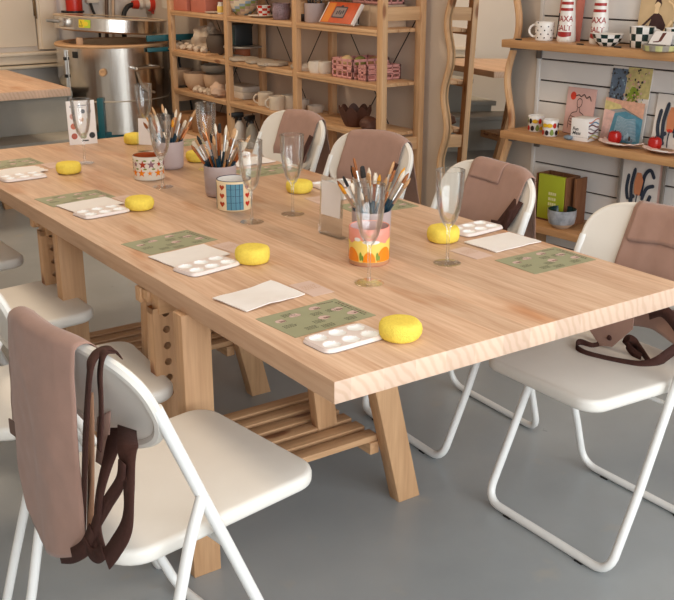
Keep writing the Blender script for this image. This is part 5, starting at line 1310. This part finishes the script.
print_on('print', 'dusty pink line drawing of a woman with a red flower', 576.5, .035, ZL, .155, .205, .12, pinkpaper, [redf, ink], lady)
gcol = [mat('garden print %s' % n, c, .6, var=.15, scale=60) for n, c in (('slate blue', (104, 120, 138)), ('straw', (206, 190, 128)), ('dark', (60, 56, 54)), ('lime', (142, 160, 52)), ('peach', (214, 164, 140)), ('pool blue', (84, 140, 162)), ('sky', (150, 176, 190)), ('pink', (220, 180, 170)))]
def garden(s):
    rr = random.Random(6)
    s([(0, .55), (.38, .55), (.40, .97), (0, .97)], 0); s([(.40, .6), (1, .6), (1, 1), (.40, 1)], 1); s([(.45, .5), (.75, .5), (.75, .72), (.55, .75), (.45, .62)], 3)
    for k in range(150):
        x, y = rr.uniform(.02, .94), rr.uniform(.52, .98); a_ = rr.uniform(.008, .032); s(circ(a_, 6, 1, .7, x, y), rr.choice([0, 2, 2, 6]) if x < .4 else rr.choice([2, 1, 4, 7, 1]))
    s([(0, .46), (.5, .46), (1, .34), (1, .55), (.4, .56), (0, .58)], 4); s([(.0, .40), (.45, .45), (.4, .5), (0, .54)], 1); s([(0, .0), (.22, .0), (.28, .40), (0, .42)], 7)
    s([(.18, 0), (1, 0), (1, .34), (.55, .42), (.28, .38)], 5)
    for k in range(16): y = .04 + .02 * k; strk(s, [(.3 + .01 * k, y), (.5, y + .02), (.7, y - .015), (.92, y + .012)], .006, 6)
    for k in range(9): s(circ(.03, 6, 1, 1.2, .42 + .06 * k, .04 + rr.uniform(0, .08)), rr.choice([0, 2, 6]))
print_on('print', 'tall colourful print of a garden with a blue pool', 622, .035, ZL, .20, .315, .12, whitep, gcol, garden)
def plant(s):
    for pts in ([(.18, .18), (.12, .42), (.16, .72)], [(.30, .12), (.26, .5), (.34, .86)], [(.56, .30), (.62, .72), (.78, .86), (.92, .70)], [(.60, .22), (.72, .48), (.94, .56)], [(.70, .08), (.80, .22), (.86, .36)], [(.36, .06), (.28, .2), (.40, .3)]):
        strk(s, pts, .048, 0, .8)
    s([(.38, .34), (.56, .34), (.62, .62), (.54, .78), (.42, .78), (.36, .58)], 1); s(circ(.05, 10, 1.6, .7, .48, .34), 2); strk(s, [(.48, .34), (.46, .18), (.48, .02)], .016, 0)
print_on('print', 'white print of a dark leaved plant with an orange flower on the lower ledge', 669, .035, ZL, .18, .22, .12, whitep, [navyi, oranf, redf], plant)
print_on('framed_print', 'grey framed print of a dark leaved plant hanging below the lower ledge', 639, .030, .385, .20, .25, .02, whitep, [navyi, oranf, mat('pink print border', (214, 180, 172), .7)], lambda s: (s([(0, .9), (1, .9), (1, 1), (0, 1)], 2), s([(.92, 0), (1, 0), (1, .9), (.92, .9)], 2), s([(.1, .935), (.62, .935), (.62, .965), (.1, .965)], 0), plant(lambda p_, m: s([(u * .85 + .04, v * .85 + .02) for u, v in p_], min(m, 1)))), frame=mat('grey silver frame', (150, 142, 134), .4, .4))
# checked pottery
def checked(label, px, off, r0, r1, h, nz_, na, handle=None, name='mug', cat='mug', rim=0):
    p = sl_(px, off, ZU); t = thing(name, label, cat, (p.x, p.y, ZU), facing(p.x, p.y))
    prof = [(0, 0), (r0 - .004, 0)] + [(r0 + (r1 - r0) * (k / nz_) ** (.55 if name == 'bowl' else 1), .002 + (h - .002) * k / nz_) for k in range(nz_ + 1)] + [(r1 - .004, h)] + [(r0 - .004, .012), (0, .01)]
    q = MB(); q.lathe(prof, na * 4, mf=lambda i, j: ((i // 4 + j) % 2 if 2 <= j < 2 + nz_ else rim)); q.build('body', [clear_white, g_teal], t, ang=60)
    if handle is not None:
        e = Vector((math.cos(handle), math.sin(handle), 0)); P = [e * (r1 - .004 + .035 * math.cos(PI * (i / 12 - .5))) + Vector((0, 0, h * .55 + h * .32 * math.sin(PI * (i / 12 - .5)))) for i in range(13)]
        MB().tube(P, .006, 10).build('handle', clear_white, t)
checked('shallow bowl in black and white checks on the upper ledge', 607, .15, .036, .066, .050, 3, 14, None, 'bowl', 'bowl')
checked('mug in black and white checks with a white handle on the upper ledge', 641, .12, .046, .052, .085, 3, 12, 1.3)
checked('mug in black and white checks cut by the right picture edge', 676, .10, .046, .052, .085, 3, 12, None)
p = sl_(660, .19, ZU)
q = MB(); q.lathe([(0, 0), (.058, 0), (.066, .004), (.070, .024), (.066, .026), (.060, .008), (0, .006)], 48, wob=lambda a, j: 1 + .045 * abs(math.sin(8 * a)), mf=lambda i, j: (i // 3) % 2 if j in (1, 2) else 0)
simple('dish', 'scalloped grey green dish at the front of the upper ledge', 'dish', q, [ceramic('grey scallop glaze', (150, 142, 130)), ceramic('pale green scallop glaze', (190, 188, 130))], p)
t = thing('tent_card', 'white folded card with a brown stripe standing on the scalloped dish', 'card', (p.x, p.y, ZU + .0265), WR)
q = MB(); q.prism([(-.055, 0), (.05, 0), (.05, .05), (-.03, .05)], lambda u, v, w: (u, .02 - v * .3 + w, v), .0025); q.prism([(-.05, 0), (.05, 0), (.05, .05), (-.03, .05)], lambda u, v, w: (u, -.012 + v * .3 + w, v), .0025); q.build('card', paper_w, t)
sg = 1 if (Matrix.Rotation(WR, 3, 'Z') @ Vector((0, 1, 0))).dot(sn) > 0 else -1
q = MB(); yy = (lambda v: .0228 - v * .3) if sg > 0 else (lambda v: -.0124 + v * .3)
for a_ in ([(-.03, .006), (-.004, .008), (.0, .014), (-.03, .010)], [(-.008, .008), (.006, .012), (.022, .046), (.004, .044)]): q.poly([(u, yy(v), v) for u, v in a_])
q.build('stripe', mat('brown red stripe ink', (96, 40, 30), .6), t, smooth=False)
for i, (px, l) in enumerate(((580, 'small black peg lying between the salt bottles'), (617.5, 'small black peg lying right of the checked bowl'), (518.5, 'small black peg at the far left end of the upper ledge'))):
    simple('peg', l, 'peg', MB().box(-.016, .016, -.006, .006, 0, .006, 0, .002), black, sl_(px, .19, ZU), WR)
# fruit cups
fr_m = [clear_white, ceramic('pear green', (120, 138, 62)), ceramic('lemon yellow', (226, 178, 40)), ceramic('berry red', (184, 40, 32)), ceramic('aubergine', (48, 34, 38)), g_or]
def fruit(label, px, off, seed):
    p = sl_(px, off, ZL); fa = facing(p.x, p.y); S = []; rr = random.Random(seed)
    for k in range(10):
        a_ = fa - 1.35 + .62 * (k // 2) + .3 * (k % 2); z_ = .018 if k % 2 else .050; m = [2, 1, 3, 4, 4, 2, 1, 3, 2, 4][(k + seed) % 10]
        S.append((a_, z_, circ(.011, 12, 1.25 if m == 2 else .8, .85 if m == 2 else 1.1), m))
        if m == 1: S.append((a_, z_ + .010, circ(.006, 10), 1))
    mug_with('cup', label, p.x, p.y, .037, .072, 0, S, fr_m, z=ZL, taper=.88, cat='cup', group='fruit patterned cups')
fruit('white cup painted with pear and lemon, left of two on the lower ledge', 535.5, .11, 1); fruit('white cup painted with lemon and cherries, right of two on the lower ledge', 550, .16, 6)
p = sl_(584, .13, ZL)
t = thing('gift_box', 'white card box with wavy coloured stripes on its right side', 'box', (p.x, p.y, ZL), WR + rad(-6 * sg))
q = MB(); q.box(-.0425, .0425, -.045, .045, 0, .098, 0, .001); q.build('box', paper_w, t)
# lettering faces the room, stripes on the near side
wc = [mat('stripe ' + n, c, .6) for n, c in (('blue', (98, 140, 164)), ('coral', (206, 128, 100)), ('maroon', (112, 52, 50)), ('grey', (150, 144, 142)), ('lime', (190, 190, 110)), ('tan', (200, 154, 100)), ('black', (44, 38, 40)))]
q = MB(); fx_ = .0431
def side(v, z): return (fx_, v, z)
for k, (z0, m) in enumerate(((.088, 1), (.074, 0), (.064, 2), (.050, 3), (.040, 2), (.028, 3), (.018, 4), (.010, 5))):
    n = 8
    for i in range(n):
        v0, v1 = -.043 + .086 * i / n, -.043 + .086 * (i + 1) / n; g = lambda v: z0 + .007 * math.sin(60 * v + k * 1.3); h_ = .0065
        q.poly([side(v0, g(v0) - h_ / 2), side(v1, g(v1) - h_ / 2), side(v1, min(.097, g(v1) + h_ / 2)), side(v0, min(.097, g(v0) + h_ / 2))], m)
q.build('wave_pattern', wc, t, smooth=False)
q = MB(); yy = sg * .0456
q.text('Fun', .020, lambda u, v: (-sg * 0 + (u - .020), yy, .046 + v), 6, shear=.2, bold=.0005); q.text('Mess', .020, lambda u, v: (u - .014, yy, .028 + v), 6, shear=.2, bold=.0005)
q.box(-.042, .042, min(yy, yy - sg * .0004), max(yy, yy - sg * .0004), .017, .018, 3); q.build('lettering', wc, t, smooth=False)
b = MB(); b.sphere((0, 0, .011), .020, 0, 2, (1.2, .8, .58), .1, 5); simple('stone', 'small blue grey stone in front of the white striped box', 'stone', b, ceramic('blue grey stone', (120, 134, 146), .6), sl_(568, .185, ZL), WR)
# red apple pots and shell plates
redg = ceramic('bright red glaze', (176, 28, 22), .3)
for i, (px, l) in enumerate(((614, 'small red apple shaped pot, left one before the garden print'), (654, 'small red apple shaped pot, right one before the plant print'))):
    t = thing('pot', l, 'pot', sl_(px, .10, ZL), 0, 'red apple pots'); q = MB(); q.lathe([(0, 0), (.020, .0), (.027, .012), (.029, .03), (.025, .046), (.016, .052), (0, .049)], 24, wob=lambda a, j: 1 + .04 * math.sin(5 * a)); q.build('body', redg, t)
    q = MB(); q.tube([(0, 0, .048), (.003, 0, .058)], .002, 6); q.build('stem', black, t)
pinkp2 = ceramic('pale pink shell glaze', (226, 196, 182), .4)
for i, (px, l) in enumerate(((617, 'pale shell shaped plate with a white tag before the garden print'), (662, 'pale shell shaped plate with a white tag at the right picture edge'))):
    p = sl_(px, .158, ZL); t = thing('plate', l, 'plate', p, WR, 'shell plates on the lower ledge')
    def shellf(u, v):
        a = PI * (u * 1.10 - .05); r = (.098 + .006 * math.cos(u * 50)) * (.12 + .88 * v); return (r * math.cos(a) * 1.0, sg * (-.035 + r * math.sin(a) * .9), .004 + .016 * v ** 2 + .003 * math.cos(u * 50) * v)
    q = MB(); q.grid(shellf, 60, 8); q.build('shell', pinkp2, t, solid=.004)
    q = MB(); q.box(-.035, .035, *(sorted((sg * .045, sg * .062))), .020, .0225, 0, .001, Matrix.Translation((.02, 0, 0))); q.build('tag', paper_w, t)
# low shelf below the ledges with a box, a book and a bowl
aT = sl_(541, .2, .30); 
pz = .285
t = thing('low_shelf', 'low oak shelf close to the floor under the slatted wall ledges', 'shelf', (slat(0, 0, 0).x, slat(0, 0, 0).y, pz), WR)
q = MB(); y0, y1 = sorted((sg * .004, sg * .26)); q.box(0, 2.4, y0, y1, -.034, 0, 0, .003); q.build('board', wood('oak low shelf', (200, 154, 108), (168, 122, 82), 'X', .5, 20), t)
for x in (.1, 1.2, 2.2):
    q = MB(); y0, y1 = sorted((sg * .02, sg * .24)); q.box(x, x + .03, y0, y1, -pz, -.034, 0, .003); q.build('support', wood('oak support', (190, 146, 102), (160, 116, 78), 'Z', .5, 20), t)
p = sl_(560, .11, pz)
t = thing('wooden_box', 'brown wooden display box standing open on the low shelf', 'box', (p.x, p.y, pz), WR); wb = wood('brown box wood', (128, 84, 54), (100, 62, 40), 'Z', .5, 24)
q = MB(); q.box(-.115, .06, *sorted((-sg * .05, -sg * .04)), 0, .215, 0, .002); q.box(.05, .06, *sorted((-sg * .05, sg * .05)), 0, .215, 0, .002); q.box(.085, .098, *sorted((-sg * .05, sg * .03)), 0, .215, 0, .002); q.box(-.115, -.105, *sorted((-sg * .05, sg * .05)), 0, .215, 0, .002); q.box(-.115, .06, *sorted((-sg * .05, sg * .05)), 0, .01, 0, .002); q.build('frame', wb, t)
lime = mat('lime green cover', (150, 158, 26), .6, var=.03)
t = thing('book', 'lime green book with pale lettering, standing in the wooden box', 'book', sl_(550, .155, pz + .0105), WR)
q = MB(); q.box(-.072, .075, -.010, .010, 0, .205, 0, .002); q.build('cover', lime, t)
q = MB()
rr = random.Random(3)
for k in range(4):
    x = -.01
    for c_ in range(4): w_ = rr.uniform(.006, .011); q.box(x, x + w_, sg * .0102 - .0003, sg * .0102 + .0003, .115 - .024 * k, .128 - .024 * k); x += w_ + .003
q.build('lettering', mat('pale book print', (206, 200, 150), .6), t, smooth=False)
p = sl_(561, .20, pz)
simple('bowl', 'blue grey marbled bowl with a dark inside on the low shelf', 'bowl', MB().lathe([(0, 0), (.035, 0), (.058, .022), (.064, .055), (.064, .085), (.060, .086), (.058, .055), (.03, .012), (0, .01)], 36, mf=lambda i, j: 0 if j < 2 else 1 if j < 4 else 2), [ceramic('tan bowl foot', (176, 148, 122), .6), ceramic('marbled grey glaze', (146, 146, 150), .35, var=.45, scale=26), g_teal], p)
p = sl_(549, .13, pz); simple('bowl', 'small dark bowl half hidden behind the marbled bowl', 'bowl', MB().lathe([(0, 0), (.03, 0), (.045, .03), (.048, .075), (.044, .076), (.04, .03), (0, .01)], 24), g_blk, (p.x, p.y, pz)) if False else None
# ------------------------------------------------------------------ light
def area(name, loc, target, sx, sy, power, col):
    l = bpy.data.lights.new(name, 'AREA'); l.shape = 'RECTANGLE'; l.size = sx; l.size_y = sy; l.energy = power; l.color = col
    o = bpy.data.objects.new(name, l); COL.objects.link(o); o.location = loc
    o.rotation_euler = (Vector(target) - Vector(loc)).to_track_quat('-Z', 'Y').to_euler(); return o
area('window_daylight', ((WX0 + WX1) / 2, YB + .02, (WZ0 + WZ1) / 2), ((WX0 + WX1) / 2, 5, 1.2), 5.3, 2.0, 158, (.91, .965, 1.0))
for x, y, p in ((1.3, 1.6, 9), (1.3, 4.0, 17), (1.3, 6.3, 34)):
    t = thing('ceiling_lamp', 'x', 'lamp', (x, y, ZC))
    q = MB(); q.box(-.32, .32, -.32, .32, -.05, 0, 0, .01); q.build('housing', white_metal, t)
    t['label'] = 'square white ceiling lamp %s' % ('over the near end of the table' if y < 3 else 'over the far end of the table' if y < 5 else 'above the far bench')
    t['group'] = 'ceiling lamps'
    area('ceiling_light', (x, y, ZC - .06), (x, y, 0), .6, .6, p, (1.0, .80, .58))
w = bpy.data.worlds.new('World'); sc.world = w; w.use_nodes = True
bg = w.node_tree.nodes['Background']; bg.inputs[0].default_value = (.80, .90, 1.0, 1); bg.inputs[1].default_value = 1.2
sc.view_settings.view_transform = 'Standard'; sc.view_settings.look = 'None'; sc.view_settings.gamma = 1; sc.view_settings.exposure = 0.2
sc.view_settings.use_curve_mapping = False
sc.cycles.use_denoising = True; sc.cycles.max_bounces = 8; sc.cycles.transparent_max_bounces = 24
sc.cycles.caustics_reflective = False; sc.cycles.caustics_refractive = False; sc.cycles.sample_clamp_indirect = 4
